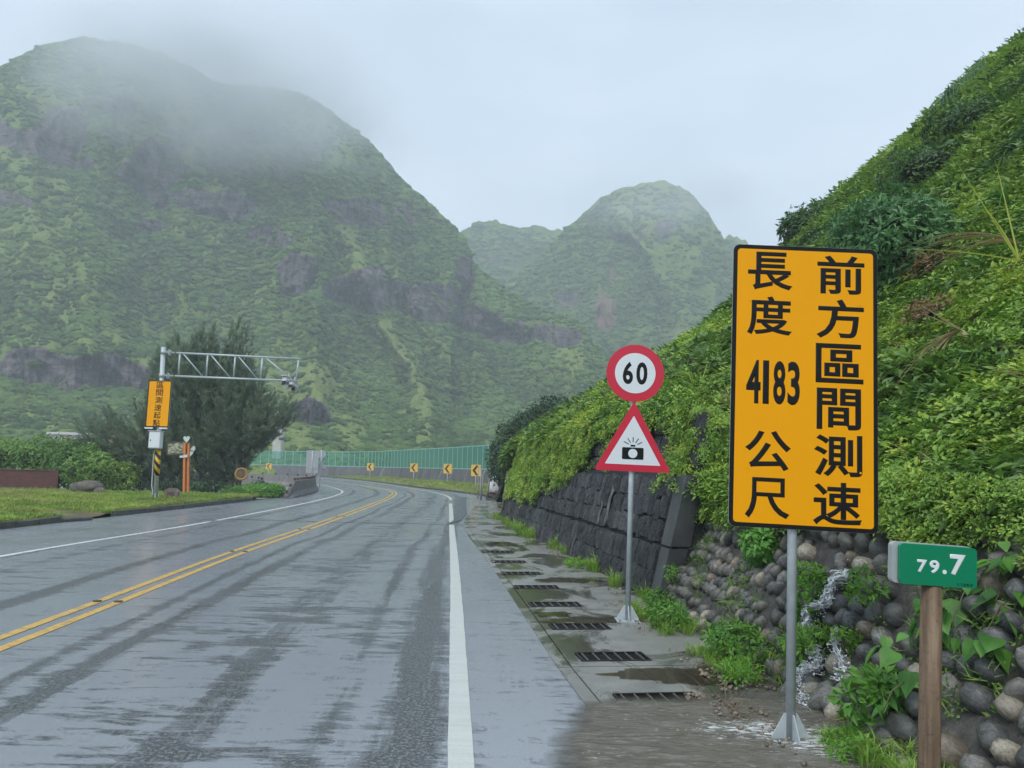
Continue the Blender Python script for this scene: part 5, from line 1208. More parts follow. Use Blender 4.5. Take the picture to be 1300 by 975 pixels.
t.l(tr.outputs[0], mxs.inputs[1]); t.l(t.b.outputs[0], mxs.inputs[2]); t.l(mxs.outputs[0], out.inputs['Surface']); M_SCREEN = m
M_SCREEN2 = m.copy(); M_SCREEN2.name = 'dense_green_screen'; M_SCREEN2.node_tree.nodes['Mix Shader'].inputs[0].default_value = .58
gf = empty('green_fence', (0, 0, 0), 0, 'translucent green screen fence with pale green posts on top of the far concrete wall', 'fence')
s = 8.3; i = 0; H0, H1 = 1.66, 3.93
while s < total-3:
    L = 1.5 if s < 70 else 1.5; a, b = arc(s), arc(s+L)
    ang_ = math.atan2(b[1]-a[1], b[0]-a[0]); h1 = H1+.0*s
    c_ = (a+b)/2; l_ = float(np.hypot(*(b-a)))
    MB().box((0, 0, 0), (l_-.08, .02, h1-H0-.12)).build('screen_panel', M_SCREEN2 if s < 52 else M_SCREEN, gf, (c_[0], c_[1], (H0+h1)/2), (0, 0, ang_))
    MB().box((0, 0, 0), (.075, .075, h1-H0+.05)).build('post', M_FG, gf, (a[0], a[1], (H0+h1)/2), (0, 0, ang_))
    for z in (H0+.06, h1-.03): MB().box((0, 0, 0), (l_-.076, .06, .08)).build('rail', M_FG, gf, (c_[0], c_[1], z), (0, 0, ang_))
    s += L; i += 1

# ---- chevron boards
M_CHY = flat_mat('chevron_yellow', (.90, .56, .10), .4, .1); M_CHB = flat_mat('chevron_black', (.05, .030, .015), .4, 0)
def make_chev():
    r = empty('chevron_sign', label='x', cat='chevron sign', group='chevron boards around the far bend')
    bd = MB().prism(rrect(.66, .78, .04, 3, 0, 1.42), -.03, -.005).build('board', M_CHY, r)
    MB().prism([(.18, 1.76), (.02, 1.76), (-.24, 1.42), (.02, 1.08), (.18, 1.08), (-.06, 1.42)][::-1], -.034, -.031).build('arrow', M_CHB, bd)
    MB().box((.36, .05, 1.42), (.03, .14, .72), rot=(0, 0, .0)).build('side_plate', flat_mat('chevron_edge', (.75, .33, .03), .4, .1), r)
    MB().tube([(0, .03, -.3), (0, .03, 1.7)], .035, 8).build('post', M_GALV, r); return r
c0 = make_chev()
CH = [((-2.52, 55.0), 1.08, 0.0, 'nearest and largest chevron board, left of the thin posts'), ((-5.62, 67), 1.1, 0.0, 'second chevron board from the right on the far bend'), ((-9.93, 76.8), 1.12, .1, 'third chevron board from the right, in the middle of the far wall'),
      ((-16.6, 88.4), 1.12, .1, 'fourth chevron board from the right, where the far wall turns away'), ((-27.0, 103.0), 1.1, .5, 'chevron board half hidden behind the blank sign back'), ((-35.0, 108.0), 1.1, .2, 'farthest chevron board, close to the right edge of the big tree')]
for i, ((x, y), sc, rz, lab) in enumerate(CH):
    o = c0 if i == 0 else copy_tree(c0); o.location = (x, y, [.06, .12, .12, .12, .12, -.10][i]-.0); o.rotation_euler = (0, 0, rz); o.scale = (sc, sc, sc); o['label'] = lab

# ---- concrete barriers by the near inside of the bend
M_BAR = mottled('stained_concrete_barrier', (.085, .083, .080), (.19, .185, .175), 2.2, .65, stain=(.05, .048, .045), stain_scale=2, bump=.5, bd=.02, coord='pos')
M_BARL = mottled('pale_concrete_barrier', (.19, .18, .17), (.28, .27, .26), 1.5, .7, stain=(.14, .12, .11), coord='pos')
M_REFL = flat_mat('reflector', (.10, .05, .045), .5, .2)
prof = [(-.30, 0), (.30, 0), (.30, .10), (.13, .34), (.09, .84), (-.09, .84), (-.13, .34), (-.30, .10)]
def barrier(path, label, mat, seg=1.9, refl=2, h=1.0, group='concrete barriers inside the bend', endtaper=True, cnt=None):
    d_ = np.concatenate([[0], np.cumsum(np.linalg.norm(np.diff(path, axis=0), axis=1))]); e = empty('concrete_barrier', (float(path[0][0]), float(path[0][1]), 0), 0, label, 'barrier', group); o = np.array(path[0])
    s = 0; k = 0
    while s < d_[-1]-.3:
        s1 = min(s+seg, d_[-1]); a = np.array([np.interp(s, d_, path[:, 0]), np.interp(s, d_, path[:, 1])])-o; b = np.array([np.interp(s1-.02, d_, path[:, 0]), np.interp(s1-.02, d_, path[:, 1])])-o
        t_ = (b-a)/np.hypot(*(b-a)); n = np.array([t_[1], -t_[0]]); V = []
        for j, p in enumerate((a, b)):
            hh = h*(.18 if (k == 0 and j == 0 and endtaper) else 1)
            V += [(p[0]+n[0]*q_[0], p[1]+n[1]*q_[0], q_[1]*hh) for q_ in prof]
        m = MB(); f = [tuple(range(7, -1, -1)), tuple(range(8, 16))]+[(i, (i+1) % 8, (i+1) % 8+8, i+8) for i in range(8)]; m.add(V, f); m.build('segment', mat, e)
        for f_ in (.5,) if refl == 1 else (.15, .65):
            if k == 0 and endtaper: f_ = f_*.9
            z = .84*h*(1 if not (k == 0 and endtaper) else .18+.82*f_); p = a+(b-a)*f_; mm_ = MB(); mm_.tube([(p[0], p[1], z-.02), (p[0], p[1], z+.06)], .02, 6); mm_.box((p[0], p[1], z+.10), (.14, .05, .12), rot=(0, 0, .3)); mm_.build('reflector', M_REFL, e)
        s += seg; k += 1
    return e
p1 = catmull([(-11.15, 37.3), (-11.75, 42.5), (-12.55, 47.5), (-13.6, 52.0)], 10)
barrier(p1, 'stained concrete barrier with sloping near end at the inside of the bend', M_BAR, 2.0)
p2 = catmull([(-14.3, 53.5), (-17.2, 59), (-22.5, 66.0), (-29.5, 71.5), (-38, 74), (-50, 75)], 12)
barrier(p2, 'long pale concrete barrier curving away to the left behind the stained one', M_BARL, 3.0, refl=1, endtaper=False)
p3 = catmull([(-14.7, 44.5), (-17.5, 51.0), (-22, 56.5), (-29, 60), (-38, 61)], 10)
barrier(p3, 'low pale concrete barrier nearest the mirror post, behind the weeds', M_BARL, 3.0, refl=1, h=.85, endtaper=False)
leafy('roadside_weeds', (-12.7, 38.6, 0), (1.1, 1.0, .30), 300, .16, .07, LM_WEED, 'patch of leafy weeds between the verge and the stained barrier', group=None, seed=31)
leafy('roadside_weeds', (-14.2, 39.6, 0), (.9, 1.0, .22), 180, .15, .07, LM_WEED, 'lower weeds next to the trunk of the big tree', group=None, seed=32)

# ---- sign backs seen beyond the barrier
e = empty('sign_back', (-15.0, 56.4, 0), .05, 'blank grey back of a tall rectangular road sign beyond the barrier', 'road sign')
MB().prism(rrect(.90, 1.70, .03, 3, 0, 1.97), -.02, .0).build('board', M_ALU, e); 
for x in (-.0,): MB().tube([(x, -.05, 0), (x, -.05, 2.8)], .035, 8).build('pole', M_GALV, e)
for z in (1.5, 2.4): MB().box((0, -.035, z), (.7, .025, .05)).build('bracket', M_GALV, e)
e = empty('sign_back', (-14.45, 56.9, 0), -.1, 'backs of a round sign and a triangular sign sharing one thin pole beyond the barrier', 'road sign')
MB().tube([(0, -.04, 0), (0, -.04, 2.9)], .04, 8).build('pole', M_GALV, e); MB().prism(circ(.31, 32, 0, 2.55), -.005, .015).build('round_plate', M_ALU, e); MB().prism(tri(.38, 1.50, 2.22), -.005, .015).build('triangle_plate', M_ALU, e)

# ---- mirror on post under the tree, and small bits at its foot
e = empty('traffic_mirror', (-14.85, 41.2, 0), R_(28), 'round roadside mirror with a worn yellow rim under the right side of the big tree', 'traffic mirror')
MB().tube([(-.25, .02, 0), (-.25, .02, 1.9)], .05, 10).build('pole', M_BRN, e)
R = .30; tor = MB(); n1, n2 = 28, 8; V = []; F = []
for i in range(n1):
    for j in range(n2): a, b = 2*math.pi*i/n1, 2*math.pi*j/n2; V.append(((R+.065*math.cos(b))*math.cos(a), -.06+.05*math.sin(b), 1.12+(R+.065*math.cos(b))*math.sin(a)))
for i in range(n1):
    for j in range(n2): F.append((i*n2+j, ((i+1) % n1)*n2+j, ((i+1) % n1)*n2+(j+1) % n2, i*n2+(j+1) % n2))
tor.add(V, F, 0, True); tor.build('rim', flat_mat('mirror_rim', (.55, .33, .10), .5, .5), e)
V = [(0, -.10, 1.12)]+[(math.cos(2*math.pi*i/n1)*R, -.05, 1.12+math.sin(2*math.pi*i/n1)*R) for i in range(n1)]; MB().add(V, [(0, i+1, (i+1) % n1+1) for i in range(n1)], 0, True).build('mirror_face', mottled('rusty_mirror', (.16, .10, .06), (.28, .20, .14), 5, .4), e)
m = new_mat('striped_marker', (.6, .1, .1), .5); t = NT(m); v = t.coord('Object'); sp = t.n('ShaderNodeSeparateXYZ'); t.l(v, sp.inputs[0]); t.col(t.mix(t.math('GREATER_THAN', t.math('FRACT', t.math('MULTIPLY', sp.outputs[2], 4.0)), .5), (.45, .12, .12), (.6, .55, .52)))
e = empty('marker_post', (-14.95, 40.6, 0), 0, 'stubby red and white striped marker at the foot of the mirror', 'marker post'); MB().tube([(0, 0, 0), (0, 0, .62)], .085, 10).build('stump', m, e); MB().tube([(0, 0, .62), (0, 0, .70)], .05, 10).build('cap', M_BRN, e)
rock('rock', (-14.2, 40.2, .1), (.28, .25, .25), 77, M_ROCK, 'small dark rock beside the striped marker')

# ---- bridge pillar far behind the fence
e = empty('concrete_pillar', (-40.4, 129, 0), 0, 'tall pale concrete pillar rising behind the green fence right of the big tree', 'pillar')
M_PIL = mottled('pale_pillar', (.50, .48, .43), (.62, .60, .55), .8, .7, stain=(.35, .33, .30), coord='pos')
MB().box((0, 0, 5.0), (1.55, 1.55, 10.0), bev=.08).build('shaft', M_PIL, e); MB().box((-3.4, 0, 10.4), (9.0, 2.0, .9), bev=.08).build('beam', M_PIL, e)
# ---- low building behind the hedge
e = empty('low_building', (-40.8, 70, .55), R_(8), 'low white and pink flat roofed building mostly hidden behind the hedge', 'building')
M_BW = flat_mat('white_render', (.62, .62, .60), .7, .35); M_BP = flat_mat('pink_render', (.44, .27, .25), .7, .35)
MB().box((0, 2.5, 1.75), (5.0, 5, 3.5)).build('wall', M_BW, e); MB().box((0, 2.5, 3.62), (5.5, 5.4, .22)).build('roof', M_BW, e); MB().box((-.9, -.04, 3.0), (1.0, .06, .7)).build('pink_panel', M_BP, e)
for x in (.55, 1.6): wf = MB().box((x, -.03, 2.9), (.62, .05, .62)).build('window', M_BRN, e); MB().box((x, -.065, 2.9), (.5, .02, .5)).build('pane', M_LENS, wf)
MB().box((3.35, 1.0, 1.6), (1.3, 2.6, 3.2)).build('annexe', M_BP, e); MB().prism([(2.6, 3.2), (4.15, 3.2), (3.7, 3.75), (3.0, 3.75)], .2, 2.2).build('annexe_roof', M_BP, e)

# ---- poles, tarp and soil at the end of the apron
M_WPOST = mottled('weathered_pale_post', (.28, .27, .25), (.48, .47, .44), 6, .7, stain=(.15, .14, .12))
for k, (x, y, dx, h, r, lab) in enumerate(((-1.84, 43.5, -.0, 1.75, .035, 'thin grey post closest to the nearest chevron board'), (-1.58, 41.2, -.02, 1.80, .050, 'tallest pale post at the end of the apron'), (-1.30, 42.0, .24, 1.60, .055, 'pale post leaning to the right, rightmost of the group'), (-1.66, 44.8, .05, 1.3, .03, 'short thin post behind the tallest pale one'))):
    e = empty('marker_post', (x, y, 0), 0, lab, 'post', 'posts standing at the end of the apron'); MB().tube([(0, 0, -.02), (dx*.5, 0, h*.5), (dx, 0, h)], [r, r*.95, r*.85], 10).build('shaft', M_WPOST, e); MB().tube([(dx, 0, h), (dx*1.02, 0, h+.05)], [r*1.25, r*1.1], 10).build('cap', M_WPOST, e)
V, F = lump(41, .25, 3); V = V*np.array([.42, .45, .62]); V[:, 2] = np.maximum(V[:, 2], -.45)
tag(link('white_sack', fast('white_sack', V, F, flat_mat('white_tarpaulin', (.72, .72, .70), .5, .3), smooth=False), None, (-.88, 46.0, .72)), 'white wrapped sack standing behind the leaning post', 'sack')
V, F = lump(43, .3, 3); tag(link('soil_heap', fast('soil_heap', V*np.array([1.9, 1.6, .34]), F, mottled('brown_soil', (.07, .05, .04), (.15, .11, .09), 3, .9, coord='pos', bump=1, bd=.1)), None, (.5, 45.2, .15)), 'low heap of brown soil at the end of the apron', 'soil heap')
e = empty('leaning_pole', (-.26, 25.2, 0), 0, 'mossy pole leaning against the far end of the black stone wall', 'pole'); MB().tube([(0, 0, -.02), (.08, 0, .75), (.19, .1, 1.62)], [.045, .042, .04], 10).build('shaft', mottled('mossy_pole', (.09, .10, .06), (.20, .19, .14), 8, .8), e); MB().tube([(-.02, 0, 0), (-.02, 0, .06)], .07, 8).build('foot', M_CORE, e)

# ---- the hedge, the casuarina, the dark bush
def bush(name, pos, rad, n, ll, lw, mat, label, seed, cat='bush', group=None, per=9, lean=(0, 0), squash=1.0):
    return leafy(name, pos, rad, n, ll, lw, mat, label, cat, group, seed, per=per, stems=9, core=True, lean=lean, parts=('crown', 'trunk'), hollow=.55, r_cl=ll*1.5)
LM_HEDGE = leaf_mat('hedge_leaf', (.035, .085, .022), (.11, .21, .04), (.30, .40, .08), scale=.45, trans=.3, fine=2)
for k, (x, y, rx, rz, n, lab) in enumerate(((-28.6, 41.8, 2.0, 1.42, 620, 'leftmost rounded part of the hedge behind the brick wall'), (-25.6, 41.2, 1.9, 1.50, 680, 'hedge bush rising behind the middle of the brick wall'), (-23.2, 40.4, 1.7, 1.42, 640, 'lighter green hedge bush at the end of the brick wall'),
                                        (-21.7, 38.9, 1.25, 1.05, 480, 'lower rounded hedge bush behind the boulder'), (-21.0, 39.9, 1.2, .82, 320, 'small dark bush between the hedge and the big tree'))):
    bush('hedge_bush', (x, y, 0), (rx, 1.6, rz), n, .17, .09, LM_HEDGE, lab, 50+k, 'hedge', 'hedge bushes behind the verge')
LM_BUSHR = leaf_mat('dark_round_leaf', (.012, .030, .014), (.030, .065, .028), (.07, .12, .05), scale=.8, trans=.2, fine=3)
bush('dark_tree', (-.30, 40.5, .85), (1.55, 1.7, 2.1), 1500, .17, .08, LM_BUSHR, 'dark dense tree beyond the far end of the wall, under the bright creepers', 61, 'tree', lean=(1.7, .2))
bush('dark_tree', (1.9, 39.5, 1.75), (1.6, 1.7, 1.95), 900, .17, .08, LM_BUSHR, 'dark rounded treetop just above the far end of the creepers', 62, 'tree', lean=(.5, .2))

# big feathery tree
M_TRUNK = bark('dark_trunk_bark', (.045, .038, .032), (.10, .088, .075))
LM_NEEDLE = leaf_mat('needle_foliage', (.034, .058, .042), (.085, .125, .082), (.165, .21, .13), scale=.5, trans=.15, rough=.6, fine=2.5)
g = np.random.default_rng(77); e = empty('feathery_tree', (-16.9, 42.0, .05), 0, 'large dark feathery evergreen tree behind the gantry on the left verge', 'tree')
tm = MB(); bases = [((0, 0, 0), (.3, .1, 1.6), (.7, .3, 5.2), .17), ((-.25, .2, 0), (-.9, 0, 1.8), (-1.4, .2, 6.6), .16), ((.35, -.1, 0), (1.1, 0, 1.3), (2.2, .2, 3.9), .14), ((-.5, 0, 0), (-2.0, -.2, 1.4), (-4.2, 0, 3.1), .12), ((1.75, -.3, 0), (1.85, -.3, 1.2), (2.1, -.1, 3.0), .13)]
trunks = []
for a, b, c, r in bases:
    a, b, c = map(np.array, (a, b, c)); t_ = np.linspace(0, 1, 10)[:, None]; pts = (1-t_)**2*a+2*t_*(1-t_)*b+t_**2*c; trunks.append(pts); tm.tube(pts.tolist(), list(np.linspace(r, r*.35, 10)), 8)
# crown outline as overlapping volumes (x, y, z, rx, ry, rz) relative to the base
vol = [(-.6, 0, 4.0, 3.4, 2.8, 2.7, 5), (-1.4, 0, 6.4, 1.8, 1.8, 1.7, 2.6), (-.9, .2, 7.9, .75, .8, 1.5, .8), (1.0, 0, 7.6, .80, .8, 1.7, .9), (-4.3, 0, 2.6, 2.7, 2.2, 1.6, 4.0), (2.3, 0, 3.4, 2.0, 2.0, 1.35, 2.2), (-2.6, 0, 5.5, 1.3, 1.5, 1.5, 1.2), (1.5, 0, 5.4, 1.5, 1.5, 1.5, 1.5), (3.3, 0, 4.2, 1.3, 1.2, .9, 1.3), (-1.8, .3, 1.6, 4.0, 2.0, 1.5, 3.4), (-2.3, 0, 7.2, .5, .6, 1.2, .35)]
vw = np.array([v_[6] for v_ in vol]); vw /= vw.sum(); PT = []; DR = []; bm_ = MB(); nb = 0
for k in range(1050):
    v_ = vol[g.choice(len(vol), p=vw)]; q_ = g.normal(0, 1, 3); q_ /= np.linalg.norm(q_); rr_ = g.uniform(.55, 1.08)**.8; tip = np.array(v_[:3])+q_*np.array(v_[3:6])*rr_
    if tip[2] < .35: tip[2] = .35+g.random()*.5
    if (tip[0] > 1.9 and tip[2] < 1.9) or (tip[0] > 2.6 and tip[2] < 3.5): continue
    tr_ = trunks[int(np.argmin([np.abs(T_[-1]-tip).sum()+g.random()*1.5 for T_ in trunks]))]; j = int(np.clip((tip[2]/max(tr_[-1][2], .1))*6+g.normal(0, 1)-1.0, 2, 9)); st = tr_[j]
    midp = (st+tip)/2+np.array([0, 0, -.25*np.linalg.norm(tip[:2]-st[:2])*.5]); t_ = np.linspace(0, 1, 7)[:, None]; pts = (1-t_)**2*st+2*t_*(1-t_)*midp+t_**2*tip
    if k % 3 == 0: bm_.tube(pts.tolist(), list(np.linspace(.035, .008, 7)), 4, caps=False)
    dirn = pts[-1]-pts[-3]; dirn /= np.linalg.norm(dirn)+1e-9
    for f in np.linspace(.45, 1.0, 8):
        p = (1-f)**2*st+2*f*(1-f)*midp+f*f*tip; PT.append(p+g.normal(0, .13, 3)); d2 = dirn*1.0+np.array([0, 0, .12])+g.normal(0, .55, 3); DR.append(d2/np.linalg.norm(d2))
    for f in (0.05, .16, .27): PT.append(tip+dirn*f*1.6+np.array([0, 0, f*.5])); d2 = dirn+np.array([0, 0, .5])+g.normal(0, .15, 3); DR.append(d2/np.linalg.norm(d2))
tm.build('trunk', M_TRUNK, e); bm_.build('branches', M_TRUNK, e)
def needle_tuft(seed, n=20):
    g2 = np.random.default_rng(seed); V = []; F = []
    for k in range(n):
        d = np.array([g2.normal(0, .42), g2.normal(0, .42), 1.0]); d /= np.linalg.norm(d); L = g2.uniform(.22, .46); b = d*0+np.array([0, 0, g2.uniform(0, .16)]); s_ = np.cross(d, g2.normal(0, 1, 3)); s_ /= np.linalg.norm(s_); w_ = .013
        o = len(V); V += [b-s_*w_*.6, b+s_*w_*.6, b+d*L*.55+s_*w_+np.array([0, 0, 0]), b+d*L-np.array([0, 0, .05*L])]
        F += [(o, o+1, o+2), (o, o+2, o+3)]
    return np.array(V), np.array(F)
PT, DR = np.array(PT), np.array(DR); keep = PT[:, 2] > .15; PT, DR = PT[keep], DR[keep]
V, F, rn = merge([needle_tuft(k) for k in range(5)], PT, frames(DR, g.random(len(PT))*6.283), g.uniform(.8, 1.25, len(PT)))
link('crown', fast('crown', V, F, LM_NEEDLE, rnd=rn), e)
leafy('undergrowth', (-17.5, 40.2, .05), (3.2, .8, .35), 420, .16, .06, LM_BUSHR, 'dark undergrowth at the foot of the big feathery tree', 'shrub', seed=71)

# verge grass
C_VG = proto_coll('verge_tuft', [tuft_mesh('verge_tuft', 22, .14, .115, .012, 90+k, leaf_mat('verge_blade_%s' % 'abc'[k], [(.06, .11, .016), (.09, .13, .018), (.12, .13, .03)][k], [(.15, .24, .035), (.20, .27, .045), (.24, .24, .07)][k], [(.27, .36, .06), (.34, .38, .09), (.38, .34, .14)][k], scale=.35, trans=.3, fine=1.2), lean=.7, curve=.7) for k in range(3)])
n = 15000; x = -12.15-RNG.random(n)**1.4*17; y = RNG.uniform(13, 36.2, n); zz, gp = verge_h(x, y); gp = gp+.25*(fbm(x*1.2, y*1.2, 3)-.5); k = (gp < .45) & ((fbm(x*.9+3, y*.9, 3) > .30)) ; x, y, zz = x[k], y[k], zz[k]
P = np.stack([x, y, zz], -1); pk = np.clip((fbm(x*.5, y*.5, 3)*5-1.2+RNG.normal(0, .5, len(x))), 0, 2).astype(int)
tag(scatter('verge_grass', C_VG, P, frames(np.tile([0, 0, 1.], (len(P), 1))+RNG.normal(0, .2, P.shape), RNG.random(len(P))*6.28), .5+.8*RNG.random(len(P)), 3, pick=pk), 'short wet grass covering the left verge', 'grass', kind='stuff')
f = RNG.random(2600); i = RNG.uniform(0, len(ve_in)-1.01, 2600); ii = i.astype(int); fr_ = (i-ii)[:, None]; a_ = ve_in[ii]*(1-fr_)+ve_in[ii+1]*fr_; b_ = ve_out[ii]*(1-fr_)+ve_out[ii+1]*fr_; p = a_*(1-f[:, None])+b_*f[:, None]
P = np.concatenate([p, (.03+.32*np.sin(np.minimum(1, f*1.6)*1.57))[:, None]], 1)
tag(scatter('far_verge_grass', C_VG, P, frames(np.tile([0, 0, 1.], (len(P), 1))+RNG.normal(0, .2, P.shape), RNG.random(len(P))*6.28), .9+1.1*RNG.random(len(P)), 3), 'grass on the strip outside the far bend', 'grass', kind='stuff')
# ================================================================== MOUNTAINS
Mr = np.array(cam.matrix_world.to_3x3()) if False else np.array((Matrix.Rotation(math.pi/2+PITCH, 3, 'X') @ Matrix.Rotation(ROLL, 3, 'Z')))
FPX = LENS/36*1300
def sky_ray(px, py):
    v = np.stack([(np.asarray(px, float)-650)/FPX, -(np.asarray(py, float)-487.5)/FPX, -np.ones_like(np.asarray(px, float))], -1) @ Mr.T
    az = np.arctan2(v[..., 0], v[..., 1]); el = v[..., 2]/np.hypot(v[..., 0], v[..., 1]); return az, el
def profile(pts):
    p = np.array(pts, float); az, el = sky_ray(p[:, 0], p[:, 1]); return az, el
def rock_zone(px_el_list, AZ, EL):
    m = np.zeros_like(AZ)
    for (px, py, rx, ry, a) in px_el_list:
        az, el = sky_ray(px, py); m = np.maximum(m, a*np.exp(-(((AZ-az)/(rx/FPX))**2+((EL-el)/(ry/FPX))**2)**1.5))
    return m
def mountain(name, label, sil, r0, rc, az_rng, naz, nt, rocks, relief, seed, gpow=1.0, base_gentle=.30, vis_n=10000, size=(1.6, 4.2), bumpy=1.0, scree=()):
    saz, sel = profile(sil); az = np.linspace(*az_rng, naz); S = np.interp(az, saz, sel)
    fine = (fbm(az*190+seed, az*0+1, 3)-.5)*.004*bumpy+(fbm(az*60+seed, az*0+4, 3)-.5)*.005*bumpy
    S = np.maximum(S+fine, .006)
    t = np.linspace(0, 1, nt); AZ, T = np.meshgrid(az, t, indexing='ij'); EL0 = S[:, None]*T-(1-T)*.004
    R0 = r0(AZ) if callable(r0) else r0; RC = rc(AZ) if callable(rc) else rc
    rz = rock_zone(rocks, AZ, EL0)
    wn = fbm(AZ*26+seed*3, EL0*40+seed, 5)
    rk = np.clip((rz*1.25+(wn-.5)*1.7-.42)*3.2, 0, 1)*np.clip(rz*4, 0, 1)
    # depth gained per step: gentle near the foot and just above a cliff, hardly any on the cliff
    rate = np.where(T < base_gentle, 2.2, 1.0)*(1-.88*rk); rate = rate+.8*np.roll(rk, -6, 1)*(1-rk)
    G = np.cumsum(rate, 1); G = (G-G[:, :1])/(G[:, -1:]-G[:, :1]); RR = R0+(RC-R0)*G**gpow
    u, v = AZ*FPX/100, EL0*FPX/100
    wx = u+.6*fbm(u*.8+seed, v*.8, 3); wy = v+.6*fbm(u*.8+9, v*.8+seed, 3)
    spur = fbm(wx*1.0+v*.55, wy*.38, 4, .55, ridge=True); gul = fbm(wx*2.6-v*.9+3, wy*1.0, 4, .5, ridge=True); fin = fbm(u*9, v*9, 4)
    env = np.clip(T*4, 0, 1)*np.clip((1-T)*6, .0, 1)
    RR = np.maximum(R0*.95, RR-relief*(spur-.55)*env*2.0-relief*.45*(gul-.55)*env-relief*.10*(fin-.5)*env-rk*relief*.25*(fbm(u*14, v*3.5, 3, .6, ridge=True)-.5))
    X, Y, Z = RR*np.sin(AZ), RR*np.cos(AZ), EYE+RR*EL0
    Z[:, 0] = -.5
    # the far side falls away behind the crest
    nb_ = 8; Xb = []; 
    for k in range(1, nb_+1):
        f = k/nb_; Rb = RR[:, -1]+140*f; Xb.append(np.stack([Rb*np.sin(az), Rb*np.cos(az), np.maximum(Z[:, -1]*(1-f**1.3*.98), -1)], -1))
    G3 = np.concatenate([np.stack([X, Y, Z], -1), np.stack(Xb, 1)], 1)
    rk_all = np.concatenate([rk, np.zeros((naz, nb_))], 1)
    sc = np.concatenate([rock_zone(scree, AZ, EL0), np.zeros((naz, nb_))], 1) if scree else rk_all*0
    patch = np.clip(.30*fbm(u*.9+seed*2, v*.9, 4)+.55*spur**1.5+.30*gul**1.5-.03+.16*np.clip(.5-T, -.2, .5), 0, 1); patch = np.concatenate([patch, np.full((naz, nb_), .5)], 1)
    o = link(name, fast(name, G3.reshape(-1, 3), grid_faces(naz, nt+nb_)[:, ::-1], M_MOUNT, smooth=True, attrs={'rock': rk_all.ravel(), 'scree': np.clip(sc*1.4-.2*0, 0, 1).ravel(), 'patch': patch.ravel()}))
    tag(o, label, 'mountain', kind='structure')
    A = G3[:, :nt-2]; c = .25*(rk[:-1, :-1]+rk[1:, :-1]+rk[1:, 1:]+rk[:-1, 1:])[:, :nt-3]
    d = np.linalg.norm(A[:-1, :-1, :2], axis=-1); pcell = patch[:-1, :nt-3]; veg = np.clip(1-c*1.3, .04, 1)*np.clip(1.5-(pcell-.45)*5, .12, 2)*(.35+.65*np.clip((fbm(u*4+2, v*4, 3)[:-1, :nt-3]-.42)*6, 0, 1))*np.clip(1-sc[:-1, :nt-3]*1.2, .1, 1)/d**.8
    inview = ((AZ[:-1, :nt-3] > -.66) & (AZ[:-1, :nt-3] < .40)); P, N, I = sample(A, veg*np.where(inview, 1, .08), vis_n)
    dd = np.linalg.norm(P[:, :2], axis=1); S_ = RNG.uniform(size[0], size[1], len(P))*(dd/300)**.6*(.45+.9*RNG.random(len(P))**2); S3 = S_[:, None]*np.stack([RNG.uniform(.8, 1.3, len(P)), RNG.uniform(.8, 1.3, len(P)), RNG.uniform(.45, .85, len(P))], -1)
    Nn = N*.35+np.array([0, 0, 1.]); tag(scatter(name+'_bushes', C_MB, P+np.array([0, 0, 1])*S_[:, None]*.12, frames(Nn, RNG.random(len(P))*6.28), S3, 6), 'bushes and low trees covering the slopes of the '+label, 'bushes', kind='stuff')
    return G3
m = new_mat('mountain_surface', (.08, .11, .04), .9, spec=.2); t = NT(m); p = t.pos(); M_MOUNT = m
n1 = t.noise(p, .035, 5, .62); n2 = t.noise(p, .30, 5, .65); n3 = t.noise(p, 1.1, 3, .6)
gr = t.ramp(t.math('ADD', t.math('MULTIPLY', n1, .22), t.math('ADD', t.math('MULTIPLY', n2, .38), t.math('MULTIPLY', t.attr('patch'), .44))), [(.38, (.060, .105, .028)), (.48, (.12, .185, .042)), (.60, (.18, .25, .060)), (.72, (.24, .28, .095))])
gr = t.mix(t.math('MULTIPLY', t.ramp(n3, [(.35, 1.0), (.5, 0.0)]), .55), gr, (.018, .036, .014))
rs = t.noise(t.mapv(p, (.10, .10, .55)), 1.0, 6, .68, .6); rv = t.noise(t.mapv(p, (.5, .5, .10)), 1.0, 5, .65)
rc_ = t.ramp(t.math('ADD', t.math('MULTIPLY', rs, .6), t.math('MULTIPLY', rv, .4)), [(.36, (.022, .019, .024)), (.50, (.11, .092, .104)), (.66, (.23, .195, .20))])
n4 = t.noise(t.mapv(p, (.12, .12, .22)), 1.0, 7, .68, .8); rk_f = t.math('MULTIPLY_ADD', n4, 1.5, t.math('SUBTRACT', t.math('MULTIPLY', t.attr('rock'), 1.10), .86))
c = t.mix(t.ramp(rk_f, [(.34, 0.0), (.52, 1.0)]), gr, rc_)
sc_f = t.math('MULTIPLY_ADD', n2, .9, t.math('SUBTRACT', t.attr('scree'), .55)); c = t.mix(t.ramp(sc_f, [(.40, 0.0), (.55, .85)]), c, (.22, .145, .10)); t.col(c)
t.bump(t.math('ADD', n2, t.math('MULTIPLY', n3, .6)), 1.0, 1.3)
MBM = leaf_mat('mountain_bush', (.032, .066, .020), (.090, .150, .038), (.20, .26, .075), scale=.045, trans=.0, rough=.9, fine=.4, spec=.15)
tt_ = MBM.node_tree; nn = NT(MBM); nn.bump(nn.noise(nn.pos(), 2.2, 4, .7), 1.0, .9)
def mbush(seed):
    Vs = []; Fs = []; o = 0; g = np.random.default_rng(seed)
    for k in range(4):
        V, F = lump(seed*7+k, .42, 2 if k == 0 else 1); s_ = 1 if k == 0 else g.uniform(.4, .7); off = np.zeros(3) if k == 0 else np.array([*g.normal(0, .42, 2), g.uniform(-.1, .3)]); Vs.append(V*s_+off); Fs.append(F+o); o += len(V)
    return fast('mountain_bush', np.concatenate(Vs), np.concatenate(Fs), MBM, smooth=False)
C_MB = proto_coll('mountain_bush', [mbush(k) for k in range(6)])

